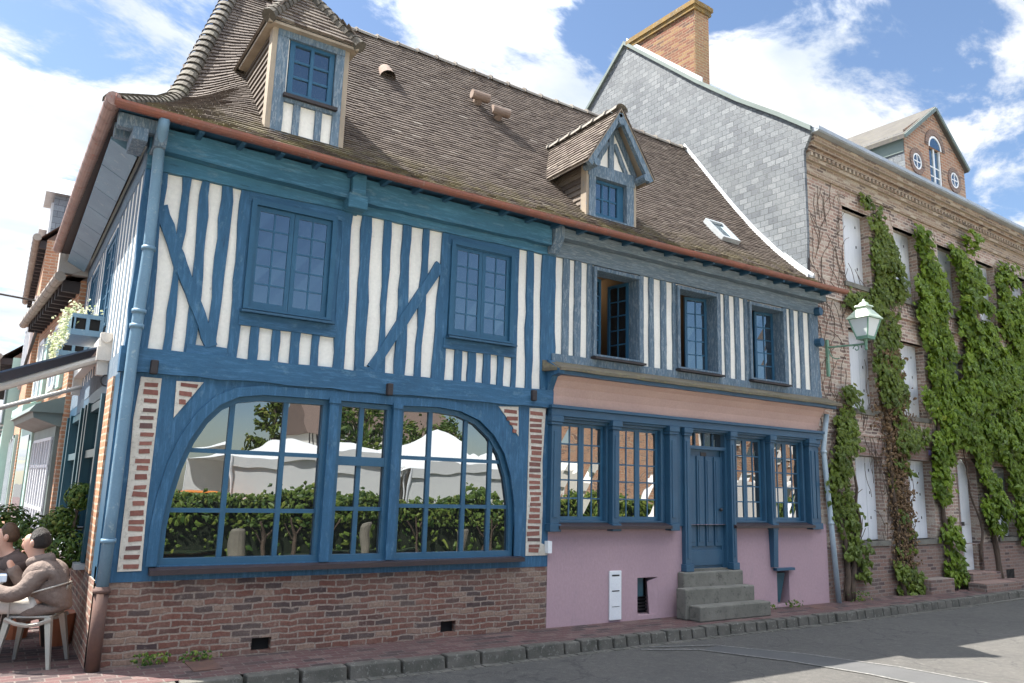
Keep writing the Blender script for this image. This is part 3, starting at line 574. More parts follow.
infill([(4.73,.90),(5.07,.90),(5.07,1.02),(4.97,1.05),(4.98,1.5),(4.96,2.1),(5.0,2.79),(4.74,2.78)], [(.93+i*.073,.045) for i in range(25)], lambda z: 4.765+.02*math.sin(z*9), lambda z: 4.935, 'strip of thin bricks beside the pink wall')
b = MB()
for x, w in [(.115,.235)]: pass
# brick base, side and vents
b = MB(); b.wall(-.105, 5.08, -.03, .78, -.025, [(1.38,1.58,.03,.16),(3.56,3.76,.05,.18)], .12); b.add([(-.105,-.025,.78),(5.08,-.025,.78),(5.08,.1,.79),(-.105,.1,.79)], [(0,1,2,3)]); obj('brick_plinth', b, 'brick_base', H, recalc=False)
b = MB(); b.wall(0, 6.1, -.03, .78, -.02, [], Mx=SIDE); b.add([(0,-.02,.78),(6.1,-.02,.78),(6.1,.12,.78),(0,.12,.78)], [(0,1,2,3)], Mx=SIDE); obj('brick_plinth', b, 'brick_base_side', H, recalc=False, label='brick plinth on the side street')
for x, z in [(1.38,.03),(3.56,.05)]:
    b = MB(); b.box(x, x+.2, .06, .08, z, z+.13)
    obj('air_vent', b, 'dark', H)
# ================= pink bay
b = MB(); b.wall(5.08, XR-.02, -.03, 1.28, -.03, [(6.63,7.02,.06,.56),(9.60,9.90,.04,.56),(7.55,8.58,-.03,1.28)], .25); b.add([(5.08,-.03,-.03),(5.08,-.03,1.28),(5.08,.1,1.28),(5.08,.1,-.03)], [(0,1,2,3)])
obj('pink_wall', b, 'pink', H, recalc=False)
for xa, xb in ((6.6,7.05),(9.55,9.95)): b = MB(); b.box(xa, xb, .2, .22, .02, .6); obj('cellar_opening', b, 'dark', H)
b = MB()
for i in range(5): b.box(6.66, 7.0, .10, .115, .10+i*.045, .12+i*.045)
obj('cellar_grille', b, 'black', H)
b = MB(); b.box(6.62, 6.80, .04, .07, .30, .56); obj('cellar_shutter', b, 'shop_teal', H)
b = MB(); b.hexa([(9.60,.02,.10),(9.72,.02,.06),(9.74,.06,.06),(9.60,.06,.10),(9.64,.0,.52),(9.84,.0,.52),(9.84,.06,.52),(9.64,.06,.52)]); obj('cellar_shutter', b, 'shop_teal', H)
b = MB(); b.hexa([(6.88,.0,.06),(7.02,-.028,.06),(7.02,.2,.06),(6.99,.2,.06),(6.84,.0,.5),(7.02,-.028,.56),(7.02,.2,.56),(6.99,.2,.56)]); obj('reveal', b, 'pink', H)
BW = [(5.27,6.05),(6.28,7.09),(8.60,9.37),(9.60,10.34)]
b = MB(); b.wall(5.05, XR-.12, 1.26, 2.88, -.01, [(a-.04,c+.04,1.30,2.67) for a,c in BW]+[(7.62,8.52,1.26,2.72)], .12); obj('shopfront_board', b, 'blue_joinery', H, recalc=False)
for i, (a, c) in enumerate(BW):
    wo = window(H, a, c, 1.33, 2.63, yc=-.035, ys=.05, cas=.04, mglass='glass_low', mcas='blue_joinery', sill=None, sash_w=.042, munt=.020)
for x0, x1 in [(5.17,7.18),(8.53,10.45)]:
    b = MB(); b.hexa([(x0,-.17,1.23),(x1,-.17,1.23),(x1,.02,1.23),(x0,.02,1.23),(x0,-.17,1.27),(x1,-.17,1.27),(x1,.02,1.315),(x0,.02,1.315)]); obj('window_ledge', b, 'sill', H)
b = MB(); b.box(5.04, 10.82, -.12, 0, 2.70, 2.80); b.box(5.02, 10.84, -.15, 0, 2.80, 2.845); b.box(5.05, 10.80, -.09, 0, 2.67, 2.70); obj('architrave', b, 'blue_joinery', H, bevel=.006)
def pilaster(a, c, z0=1.20, z1=2.70, y=-.12):
    b = MB(); b.box(a, c, y, 0, z0+.10, z1-.12); b.box(a-.02, c+.02, y-.025, 0, z0, z0+.10); b.box(a-.02, c+.02, y-.02, 0, z1-.12, z1-.08); b.box(a-.03, c+.03, y-.035, 0, z1-.08, z1-.002)
    b.box(a+.035, c-.035, y-.012, y+.01, z0+.18, z1-.2); obj('pilaster', b, 'blue_joinery', H, bevel=.005)
for a, c in [(5.05,5.19),(6.10,6.22),(9.43,9.53),(10.43,10.56)]: pilaster(a, c)
pilaster(7.19, 7.33); pilaster(10.62, 10.76, y=-.06)
for a, c in [(7.50,7.62),(8.50,8.60)]: pilaster(a, c, .62, 2.70, -.11)
b = MB(); b.hexa([(9.455,-.1,.62),(9.56,-.1,.62),(9.56,-.03,.62),(9.455,-.03,.62),(9.43,-.14,1.20),(9.53,-.14,1.20),(9.53,-.03,1.20),(9.43,-.03,1.20)]); b.box(9.52, 9.97, -.1, 0, .565, .605) ; obj('pilaster', b, 'blue_joinery', H, 'pilaster running down to a small shelf over the cellar opening')
b = MB(); b.box(7.33, 7.50, -.06, 0, 1.26, 2.70); obj('corner_board', b, 'blue_joinery', H)
# door
b = MB(); b.box(7.66, 8.46, .055, .10, .64, 2.40); dr = obj('door', b, 'blue_joinery', H, 'blue panelled front door under a four-pane transom')
b = MB()
for i in range(4):
    x = 7.70+i*.188; b.box(x+.014, x+.164, .035, .056, .96, 2.30); b.box(x+.045, x+.133, .025, .036, 1.02, 2.24)
b.box(7.70, 8.42, .035, .056, .68, .90); b.box(7.66,7.70,.03,.056,.64,2.40); b.box(8.42,8.46,.03,.056,.64,2.40)
obj('panel', b, 'blue_joinery', dr, bevel=.004)
b = MB(); b.tube([(8.37,.055,1.5),(8.37,.0,1.5)], .012, 8); b.ball((8.37,-.01,1.5), .028); obj('handle', b, 'black', dr)
b = MB(); b.box(8.0, 8.12, .046, .056, 2.30, 2.36); obj('number_plate', b, 'black', dr)
b = MB(); b.box(7.62, 7.67, -.03, .12, .62, 2.70); b.box(8.455, 8.505, -.03, .12, .62, 2.70); b.box(7.67, 8.455, -.03, .12, 2.40, 2.45); b.box(7.67, 8.455, -.03, .12, 2.65, 2.70)
for i in range(1, 4): x = lerp(7.67, 8.455, i/4); b.box(x-.012, x+.012, .03, .08, 2.45, 2.65)
fr = obj('door_frame', b, 'blue_joinery', H)
b = MB(); b.box(7.67, 8.455, .055, .065, 2.45, 2.65); obj('transom_pane', b, 'glass_low', fr)
b = MB(); b.box(7.55, 8.58, -.03, .1, .60, .64); b.box(7.55,7.64,.0,.12,.0,.62); b.box(8.48,8.58,.0,.12,0,.62); obj('threshold', b, 'stone', H)
# cove and ledge roof
b = MB(); prof = [(.0,2.84),(-.035,2.86),(-.045,2.98),(-.08,3.09),(-.15,3.18),(-.25,3.245)]; xs = [5.10,5.14,5.2]+[5.4+i*.5 for i in range(11)]+[10.85]
for (a, c) in zip(xs, xs[1:]):
    for (p0, p1) in zip(prof, prof[1:]):
        def q(x, pr):
            k = min(1, max(0, (x-5.06)/.25)); k = math.sqrt(k); return (x, pr[0]*(.3+.7*k)*(1-.25*((x-8)/3)**2*.6), pr[1])
        b.add([q(a,p0),q(c,p0),q(c,p1),q(a,p1)], [(0,1,2,3)])
obj('cove', b, 'salmon', H, smooth=True)
b = MB(); b.prism([(0,3.45),(-.05,3.45),(-.32,3.30),(-.30,3.24),(-.16,3.22),(-.08,3.08),(0,2.9)], 5.0, 5.10, 'yz'); obj('ledge_bracket', b, 'blue', H)
b = MB(); beam(b, 5.06, 10.98, 3.235, 3.29, -.30, -.2, .003); obj('ledge_trim', b, 'blue_joinery', H)
b = MB(); vs = []
xs = [4.93, 5.02]+[5.3+i*.25 for i in range(23)]+[11.1]
MT['moss'] = paint('mossy_ledge', (.165,.135,.10), (.10,.09,.065), (.21,.19,.09), .5, scale=4, stretch=(1,2,4), rough=.95, fine=25, bumps=.8)
for i, x in enumerate(xs):
    e = rnd(.006); yy = -.34 if i else -.06; vs += [(x,yy+rnd(.006),3.285+e),(x,yy,3.325+e),(x,-.03,3.45),(x,-.03,3.29)]
fs = []
for i in range(len(xs)-1):
    for j in range(4): fs.append((4*i+j,4*i+(j+1)%4,4*i+4+(j+1)%4,4*i+4+j))
fs += [(0,1,2,3),tuple(4*(len(xs)-1)+q for q in (3,2,1,0))]
b.add(vs, fs); obj('ledge_roof', b, 'moss', H)
# meter plate
b = MB(); b.box(6.11, 6.32, -.055, -.03, .03, .67); mp_ = obj('meter_cover', b, 'white', H, bevel=.006)
for z0, z1 in ((.60,.62),(.40,.415),(.20,.206)): b = MB(); b.box(6.15,6.28,-.058,-.054,z0,z1); obj('meter_slot', b, 'black', mp_)
b = MB(); b.box(5.03, 5.09, -.11, -.03, .93, 1.08); obj('junction_box', b, 'white', H)
# ================= side-street wall
SW = [(2.15,3.15,3.58,4.75),(4.25,5.15,3.58,4.75)]
b = MB(); b.wall(0, 6.1, 2.85, 5.3, 0, [(a-.05,c+.05,z0-.025,z1+.05) for a,c,z0,z1 in SW], .12, Mx=SIDE); obj('plaster_wall', b, 'plaster', H, recalc=False, label='sunlit plaster wall on the side street')
def sp(a, c, z0=2.98, z1=4.92): b = MB(); post(b, a,c,z0,a,c,z1, y0=-.006, Mx=SIDE, wob=.006); obj('post', b, 'blue_worn', H)
for a, c in [(0,.16),(.32,.45),(.62,.78),(.95,1.08),(1.25,1.38),(1.56,1.70),(1.86,2.06),(3.22,3.36),(3.52,3.66),(3.84,3.98),(4.10,4.18),(5.22,5.36),(5.54,5.68),(5.9,6.1)]: sp(a, c)
for a, c in [(2.3,2.42),(2.62,2.72),(2.92,3.02),(4.4,4.5),(4.68,4.8),(4.95,5.06)]: sp(a, c, 2.98, 3.42)
for x0, x1, z0, z1 in [(-.03,6.1,4.88,5.14),(0,6.1,2.76,3.0),(2.06,3.22,3.38,3.52),(4.18,5.22,3.38,3.52)]:
    b = MB(); beam(b, x0, x1, z0, z1, -.012, Mx=SIDE, wob=.006); obj('rail', b, 'blue_worn', H)
for w in SW: window(H, *w, Mx=SIDE, cas=.055, yc=-.014, ys=.02, sill=None)
b = MB()                                                      # boxed soffit boards
for i in range(7):
    y = .25+i*.82; b.hexa([(y,-.34,5.20),(y+.805,-.34,5.20),(y+.805,-.08,5.06),(y,-.08,5.06),(y,-.34,5.23),(y+.805,-.34,5.23),(y+.805,-.08,5.20),(y,-.08,5.20)], Mx=SIDE)
obj('soffit_board', b, 'pipe_blue', H)
# side ground floor: arched teal shop window
b = MB(); b.wall(0, 6.1, .76, 2.80, -.01, [(.95,5.7,.85,2.62)], .2, Mx=SIDE); obj('shopfront_board', b, 'blue_joinery', H, recalc=False)
b = MB(); b.box(.40, .85, -.03, 0, .80, 2.75, Mx=SIDE); obj('brick_infill', b, 'brick_orange', H)
b = MB()
for x in (.95, 2.4, 2.75, 3.3, 5.0, 5.6): b.box(x, x+.12, -.06, .12, .86, 2.62, Mx=SIDE)
for z in (.85, 1.95, 2.5): b.box(.95, 5.72, -.03, .10, z, z+.09, Mx=SIDE)
obj('shop_window_frame', b, 'shop_teal', H)
b = MB(); b.box(.95, 5.7, .03, .05, .85, 2.62, Mx=SIDE); obj('pane', b, 'glass', H)
b = MB(); b.box(.9, 5.75, -.12, .02, .79, .845, Mx=SIDE); obj('window_ledge', b, 'zinc', H)
# ================= roof
PF = [(-.40,5.33),(-.15,5.52),(.15,5.78),(.57,6.19),(1.01,6.68),(1.48,7.27),(1.98,7.94),(2.38,8.49),(2.80,9.05)]
PH = [(-.40,5.33),(.11,5.62),(.61,5.90),(1.02,6.20),(1.27,6.55),(1.66,7.20),(2.09,7.92),(2.51,8.62),(2.80,9.02)]
def hipX(Y): return -.50+(Y+.42)*1.62/3.22
def roof_z(X, Y):
    k = min(1, max(0, (X-hipX(Y))/1.1)); k = k*k*(3-2*k); return lerp(interp(PH, Y), interp(PF, Y), k)
arc = [(0., -.40)]; s_ = 0
for i in range(1, 61):
    y0, y1 = -.40+3.20*(i-1)/60, -.40+3.20*i/60; s_ += math.hypot(y1-y0, interp(PF, y1)-interp(PF, y0)); arc.append((s_, y1))
VL = s_
def PR(u, v): X = -.5+u; Y = interp(arc, v); return Vector((X, Y, roof_z(X, Y)+.012*math.sin(X*1.7+.5)*min(1, v/3)))
b = MB(); tiles(b, PR, 11.25, VL, lambda u, v: -.5+u > hipX(interp(arc, v))-.03, tw=.15, ex=.078)
obj('roof', b, 'tile', H, recalc=False, label='front slope of plain clay tiles')
b = MB()                                                   # boarding under the tiles and the other slopes
nx, ny = 24, 16
for i in range(nx):
    for j in range(ny):
        Ys = [-.38+3.18*j/ny, -.38+3.18*(j+1)/ny]; q = []
        for (ii, jj) in ((i,0),(i+1,0),(i+1,1),(i,1)):
            Y = Ys[jj]; X = lerp(hipX(Y), 10.74, ii/nx); q.append((X, Y, roof_z(X, Y)-.015))
        b.add(q, [(0,1,2,3)])
        q2 = []
        for (ii, jj) in ((i,0),(i+1,0),(i+1,1),(i,1)):
            Y = Ys[jj]; X0 = hipX(Y); yb = 6.15-(Y+.42)*.98; q2.append((X0, lerp(Y, yb, ii/nx), interp(PH, Y)-.01))
        b.add(q2, [(0,1,2,3)])
b.add([(1.1,2.8,9.0),(10.74,2.8,9.0),(10.74,6.2,5.3),(-.5,6.2,5.3)], [(0,1,2,3)])
obj('roof_boarding', b, 'tile_dormer', H, recalc=False)
b = MB(); j_ = 0
X = 1.2
while X < 10.7:
    l = .37; z = 9.05+.012*math.sin(X*1.7+.5); vs = []
    for e, rr in ((0,.105),(l*.92,.095),(l*.92,.122),(l,.122)):
        for q in range(7): a = math.pi*q/6; vs.append((X+e, 2.82+rr*1.15*math.cos(a), z-.05+rr*math.sin(a)))
    b.add(vs, [(r_*7+q, r_*7+q+1, r_*7+7+q+1, r_*7+7+q) for r_ in range(3) for q in range(6)], tint=random.uniform(.1,.95)); X += l
obj('ridge_tiles', b, 'ridge', H, recalc=False)
b = MB(); pts = [Vector((hipX(y), y, interp(PH, y))) for y in [-.40+3.22*i/120 for i in range(121)]]
acc = 0; last = pts[0]; k_ = 0
hp = [pts[0]]
for p0, p1 in zip(pts, pts[1:]):
    acc += (p1-p0).length
    if acc > .115: hp.append(p1); acc = 0
side_n = Vector((-1, .5, 0)).normalized()
for p0, p1 in zip(hp, hp[1:]):
    t = (p1-p0).normalized(); sx = Vector((1.0, -.50, 0)); sx = (sx - t*sx.dot(t)).normalized(); nz_ = sx.cross(t)
    if nz_.z < 0: nz_ = -nz_
    vs = []
    for e, rr, lf in ((-.01,.120,.010),(.15,.110,-.006)):
        for q in range(8):
            a = math.pi*q/7; vs.append(p0 + t*e + sx*math.cos(a)*rr + nz_*(math.sin(a)*rr*.72+lf-.01))
    for q in range(8):
        a = math.pi*q/7; vs.append(p0 + t*-.01 + sx*math.cos(a)*.112 + nz_*(math.sin(a)*.082-.012))
    b.add(vs, [(q,q+1,9+q,8+q) for q in range(7)]+[(16+q,17+q,q+1,q) for q in range(7)], tint=random.uniform(.1,.9))
obj('hip_tiles', b, 'hip', H, recalc=False)
# valley board side of the roof end, flashing at the slate gable
b = MB()
for off, w, h in ((0,.20,.03),(.02,.03,.07),(.16,.03,.06)):
    for (a, c) in zip(PF[1:], PF[2:]):
        b.hexa([(10.55+off,a[0],a[1]+.02),(10.55+off+w,a[0],a[1]+.02),(10.55+off+w,c[0],c[1]+.02),(10.55+off,c[0],c[1]+.02),(10.55+off,a[0],a[1]+.05+h),(10.55+off+w,a[0],a[1]+.05+h),(10.55+off+w,c[0],c[1]+.05+h),(10.55+off,c[0],c[1]+.05+h)])
obj('flashing', b, 'zinc_pale', H)
# gutters
def gutter(path, r, mat, label, rings=None, n=9):
    b = MB(); vs = []; path = [Vector(p) for p in path]
    for i, p in enumerate(path):
        t = (path[min(i+1,len(path)-1)]-path[max(i-1,0)]).normalized(); sx = t.cross(Vector((0,0,1))).normalized()
        for rr in (r, r*.86):
            for q in range(n): a = math.pi*q/(n-1); vs.append(p+sx*math.cos(a)*rr-Vector((0,0,1))*math.sin(a)*rr)
    fs = []
    for i in range(len(path)-1):
        for s2 in (0, n):
            for q in range(n-1): fs.append((i*2*n+s2+q, i*2*n+s2+q+1, (i+1)*2*n+s2+q+1, (i+1)*2*n+s2+q))
        for e in (0, n-1): fs.append((i*2*n+e, i*2*n+n+e, (i+1)*2*n+n+e, (i+1)*2*n+e))
    b.add(vs, fs)
    L_ = sum((c-a).length for a, c in zip(path, path[1:]))
    for a, c in zip(path, path[1:]):
        m_ = max(1, int((c-a).length/(rings or .5)))
        for i in range(m_):
            p = a.lerp(c, (i+.5)/m_); t = (c-a).normalized(); sx = t.cross(Vector((0,0,1))).normalized(); vv = []
            for e in (-.012, .012):
                for q in range(n): an = math.pi*q/(n-1); vv.append(p+t*e+sx*math.cos(an)*r*1.06-Vector((0,0,1))*math.sin(an)*r*1.06)
            b.add(vv, [(q,q+1,n+q+1,n+q) for q in range(n-1)])
    b.tube([path[0]+Vector((0,0,.0))-Vector((0,0,0)), path[0]+(path[1]-path[0]).normalized()*.01], r*.98, 12)
    return obj('gutter', b, mat, H, label, smooth=False)
gutter([(-.50,-.44,5.33),(2,-.44,5.30),(5,-.44,5.30),(8,-.44,5.32),(11.2,-.44,5.34)], .068, 'copper', 'copper gutter along the front eaves', .9)
gutter([(-.51,-.47,5.33),(-.55,2,5.36),(-.60,6.05,5.40)], .072, 'copper_old', 'old copper gutter over the side street', .28)
for i in range(26):
    x = .3+i*.42; b = MB(); b.hexa([(x,-.40,5.235),(x+.05,-.40,5.235),(x+.05,.0,5.24),(x,.0,5.24),(x,-.40,5.30),(x+.05,-.40,5.30),(x+.05,0,5.36),(x,0,5.36)])
    obj('rafter_end', b, 'blue_joinery', H)
b = MB(); b.hexa([(-.44,-.40,5.29),(11.0,-.40,5.29),(11.0,.0,5.33),(-.44,.0,5.33),(-.44,-.40,5.31),(11.0,-.40,5.31),(11.0,.0,5.36),(-.44,.0,5.36)]); obj('soffit', b, 'blue_joinery', H)
b = MB(); b.hexa([(-.50,-.38,5.30),(-.1,-.38,5.34),(-.1,6.0,5.34),(-.54,6.0,5.33),(-.50,-.38,5.32),(-.1,-.38,5.37),(-.1,6.0,5.37),(-.54,6.0,5.36)]); obj('soffit', b, 'dark_wood', H)
b = MB()
for y in (-.30,-.02): b.box(-.44,-.08,y,y+.10,5.14,5.29)
b.box(-.30,-.16,-.36,.1,5.02,5.16); obj('eaves_bracket', b, 'blue_worn', H, bevel=.01)
# downpipes
def pipe(path, r, mat, label, rings=()):
    b = MB(); b.tube(path, r, 12)
    for z in rings:
        for a, c in zip(path, path[1:]):
            if min(a[2], c[2]) <= z <= max(a[2], c[2]) and a[2] != c[2]:
                p = Vector(a).lerp(Vector(c), (z-a[2])/(c[2]-a[2])); b.tube([p-Vector((0,0,.02)), p+Vector((0,0,.02))], r*1.22, 12); break
    return obj('downpipe', b, mat, H, label, smooth=True)
pipe([(-.04,-.43,5.28),(-.04,-.38,5.18),(-.03,-.20,5.02),(-.02,-.15,4.85),(-.01,-.13,4.0),(-.04,-.13,3.0),(-.05,-.12,1.5),(-.06,-.12,.72)], .055, 'pipe_blue', 'blue-grey downpipe at the corner', (4.0,3.35,3.2,1.15))
pipe([(-.06,-.12,.74),(-.06,-.12,0)], .062, 'cast_iron', 'rusty cast iron foot of the corner downpipe', (.70,))
MT['pipe_pale'] = paint('pale_pipe', (.42,.50,.55), (.34,.42,.48), scale=3, rough=.45)
pipe([(10.95,-.12,3.15),(10.90,-.10,2.8),(10.86,-.09,2.55),(10.98,-.09,1.3),(11.10,-.09,.0)], .045, 'pipe_pale', 'pale blue downpipe beside the brick house', (2.5,1.3))
# ---- dormers
def dormer_left():
    X0, X1, Y0, Z0, Z1 = 1.06, 1.93, -.0, 5.56, 6.92; m = .10
    b = MB(); b.wall(X0, X1, Z0, Z1, Y0, [(1.24,1.80,6.10,6.86)], .12); D = obj('dormer', b, 'plaster', H, 'tall hipped dormer near the street corner', recalc=False)
    for xq in (X0, X1): b = MB(); b.box(xq-.03, xq+.03, Y0-.03, .1, Z0, Z1); obj('corner_post', b, 'tan_wood', D)
    b = MB()
    for a, c, z0, z1 in [(X0+.03,1.22,Z0+.09,Z1-.1),(1.80,X1-.03,Z0+.09,Z1-.1)]: post(b, a,c,z0,a,c,z1, Y0-.035, .05, .004)
    b.box(X0+.03, X1-.03, Y0-.045, .05, Z0-.02, Z0+.09); b.box(X0+.03, X1-.03, Y0-.042, .05, Z1-.10, Z1)
    for a, c in [(1.34,1.42),(1.60,1.68)]: b.box(a, c, Y0-.03, .05, Z0+.09, 6.05)
    b.box(1.22,1.80,Y0-.04,.05,6.03,6.09)
    obj('timber', b, 'blue_worn', D)
    wd = MB(); x0, x1, z0, z1 = 1.25, 1.79, 6.12, 6.84
    for a, c, d, e in ((x0,x0+.06,z0,z1),(x1-.06,x1,z0,z1),(x0+.06,x1-.06,z1-.06,z1),(x0+.06,x1-.06,z0,z0+.07),((x0+x1)/2-.02,(x0+x1)/2+.02,z0+.07,z1-.06)): wd.box(a, c, .0, .05, d, e)
    for j in (1, 2): z = lerp(z0+.07, z1-.06, j/3); wd.box(x0+.06, x1-.06, .012, .045, z-.014, z+.014)
    obj('window', wd, 'blue_sash', D); gp = MB(); gp.box(x0+.03, x1-.03, .03, .036, z0+.03, z1-.03); obj('pane', gp, 'glass_up', D)
    s2 = MB(); s2.box(1.20, 1.84, -.09, .05, 6.075, 6.115); obj('sill', s2, 'dark_wood', D)
    for xx, sg in ((X0,-1),(X1,1)):                        # tile-hung cheeks
        ck = MB(); zz_ = Z0
        while zz_ < Z1:
            yb = max(.1, interp([(z, y) for y, z in PF], zz_)+.15)
            ck.hexa([(xx,.05,zz_),(xx+sg*.03,.05,zz_),(xx+sg*.03,yb,zz_),(xx,yb,zz_),(xx,.05,zz_+.10),(xx+sg*.008,.05,zz_+.10),(xx+sg*.008,yb+.08,zz_+.10),(xx,yb+.08,zz_+.10)], tint=random.uniform(.2,.8)); zz_ += .09
        obj('cheek', ck, 'tile_dormer', D)
    e0, e1, f0 = X0-.12, X1+.12, -.13; ze = 6.95; xm = (X0+X1)/2; za = 7.80; ya = .45; yb = 1.95
    t_ = MB()
    def patch(A, B, C, D_, U, V, ins=None): 
        A, B, C, D_ = map(Vector, (A, B, C, D_)); tiles(t_, lambda u, v: A.lerp(B, u/U).lerp(D_.lerp(C, u/U), v/V), U, V, ins, tw=.15, ex=.085)
    patch((e0,f0,ze),(e1,f0,ze),(e1,ya,za),(e0,ya,za), e1-e0, 1.0, lambda u, v: abs(u-(e1-e0)/2) < (e1-e0)/2*(1-v/1.0)+.05)
    patch((e0,yb,ze),(e0,f0,ze),(xm,f0,za),(xm,yb,za), yb-f0, .95, lambda u, v: (yb-f0-u) > (ya-f0)*v/.95-.05)
    patch((e1,f0,ze),(e1,yb,ze),(xm,yb,za),(xm,f0,za), yb-f0, .95, lambda u, v: u > (ya-f0)*v/.95-.05)
    rf = obj('dormer_roof', t_, 'tile_dormer', D, recalc=False)
    u_ = MB(); u_.add([(e0,f0,ze-.01),(e1,f0,ze-.01),(xm,ya,za-.02),(e0,yb,ze-.01),(xm,yb,za-.02),(e1,yb,ze-.01)], [(0,1,2),(0,2,4,3),(1,5,4,2)])
    u_.box(e0+.01, e1-.01, f0+.01, 1.2, ze-.05, ze-.015); u_.box(X0, X1, 0, 1.6, 6.9, 6.93); obj('eaves_board', u_, 'tan_wood', D)
    hh = MB()
    for a, c in (((e0,f0,ze),(xm,ya,za)),((e1,f0,ze),(xm,ya,za)),((xm,ya,za),(xm,yb,za))):
        a = Vector(a); c = Vector(c); L_ = (c-a).length; k2 = int(L_/.11)
        for i in range(k2):
            p0 = a.lerp(c, i/k2); p1 = a.lerp(c, (i+1.5)/k2); hh.tube([p0, p1], [.085,.068], 9, tint=random.uniform(.1,.9))
    obj('hip_tiles', hh, 'hip', D)
dormer_left()
def dormer_gable():
    DX = -.10; X0, X1, Z0, Z1 = 5.68, 6.58, 5.50, 6.44; xm = 6.12; za = 7.36; ze = 6.38
    b = MB(); b.wall(X0, X1, Z0, Z1, 0, [(5.81,6.43,5.68,6.28)], .14); b.add([(X0,0,Z1),(X1,0,Z1),(xm,0,7.28)], [(0,1,2)]); D = obj('dormer', b, 'plaster', H, 'gabled dormer with exposed rafters over the pink bay', recalc=False)
    for xq in (X0-.01, X1+.01): b = MB(); b.box(xq-.02, xq+.025, -.03, .1, Z0, Z1); obj('corner_post', b, 'tan_wood', D)
    b = MB(); b.box(X0+.02, 5.82, -.04, .05, Z0+.1, Z1-.1); b.box(6.42, X1-.02, -.04, .05, Z0+.1, Z1-.1); b.box(X0, X1, -.05, .05, Z0-.02, Z0+.10); b.box(X0, X1, -.046, .14, Z1-.17, Z1+.02)
    b.box(5.82, 6.42, -.04, .05, Z0+.1, 5.67)
    b.box(xm-.045, xm+.045, -.04, .03, Z1+.02, 7.2); slant(b, (xm-.30,6.46), (xm-.06,6.88), .07, -.038); slant(b, (xm+.30,6.46), (xm+.06,6.88), .07, -.038)
    slant(b, (X0-.02,6.45), (xm,7.26), .08, -.036); slant(b, (X1+.02,6.45), (xm,7.26), .08, -.037)
    obj('timber', b, 'blue_worn', D)
    x0, x1, z0, z1 = 5.83, 6.41, 5.70, 6.26; wd = MB()
    for a, c, d, e in ((x0,x0+.035,z0,z1),(x1-.12,x1,z0,z1),(x0+.035,x1-.12,z1-.04,z1),(x0+.035,x1-.12,z0,z0+.05)): wd.box(a, c, .03, .08, d, e)
    for i in (1, 2): x = lerp(x0+.035, x1-.12, i/3); wd.box(x-.012, x+.012, .04, .075, z0+.05, z1-.04)
    z = (z0+z1)/2; wd.box(x0+.035, x1-.12, .042, .072, z-.012, z+.012)
    obj('window', wd, 'blue_sash', D); gp = MB(); gp.box(x0+.02, x1-.1, .055, .06, z0+.02, z1-.02); obj('pane', gp, 'glass_up', D)
    for xx, sg in ((X0,-1),(X1,1)):
        ck = MB(); zz_ = Z0
        while zz_ < Z1:
            yb = max(.1, interp([(z, y) for y, z in PF], zz_)+.15)
            ck.hexa([(xx,.05,zz_),(xx+sg*.03,.05,zz_),(xx+sg*.03,yb,zz_),(xx,yb,zz_),(xx,.05,zz_+.10),(xx+sg*.008,.05,zz_+.10),(xx+sg*.008,yb+.08,zz_+.10),(xx,yb+.08,zz_+.10)], tint=random.uniform(.1,.7)); zz_ += .085
        obj('cheek', ck, 'tile_dormer', D)
    f0, yb = -.27, 1.78; eL, eR = X0-.19, X1+.20
    t_ = MB()
    def patch(A, B, C, D_, U, V):
        A, B, C, D_ = map(Vector, (A, B, C, D_)); tiles(t_, lambda u, v: A.lerp(B, u/U).lerp(D_.lerp(C, u/U), v/V), U, V, None, tw=.15, ex=.085)
    VL_ = math.hypot(xm-eL, za-ze); patch((eL,yb,ze),(eL,f0,ze),(xm,f0,za),(xm,yb,za), yb-f0, VL_); patch((eR,f0,ze),(eR,yb,ze),(xm,yb,za),(xm,f0,za), yb-f0, VL_)
    obj('dormer_roof', t_, 'tile_dormer', D, recalc=False)
    u_ = MB()
    for e in (eL, eR):
        sg = 1 if e > xm else -1
        u_.hexa([(e,f0+.01,ze-.03),(e,yb,ze-.03),(xm,yb,za-.03),(xm,f0+.01,za-.03),(e,f0+.01,ze-.005),(e,yb,ze-.005),(xm,yb,za-.005),(xm,f0+.01,za-.005)])
    obj('roof_deck', u_, 'tan_wood', D)
    bb = MB()
    for e in (eL+.03, eR-.03): slant(bb, (e+(.02 if e < xm else -.02),ze-.04), (xm,za-.09), .09, f0+.02, f0+.09, .003)
    for x, z in ((X0-.02,6.38),(X1+.04,6.38),(xm,7.14)): bb.tube([(x,0,z),(x,f0+.0,z)], .06, 10)
    obj('barge_board', bb, 'blue_worn', D)
    hh = MB(); k2 = 7
    for i in range(k2):
        y = lerp(f0, yb, i/k2); vs = []
        for e, rr in ((0,.10),((yb-f0)/k2*.9,.085),((yb-f0)/k2*.9,.11),((yb-f0)/k2,.11)):
            for q in range(7): a = math.pi*q/6; vs.append((xm+rr*1.2*math.cos(a), y+e, za-.04+rr*math.sin(a)))
        hh.add(vs, [(r_*7+q, r_*7+q+1, r_*7+7+q+1, r_*7+7+q) for r_ in range(3) for q in range(6)], tint=random.uniform(.6,1))
    obj('ridge_tiles', hh, 'ridge', D, recalc=False)
dormer_gable()
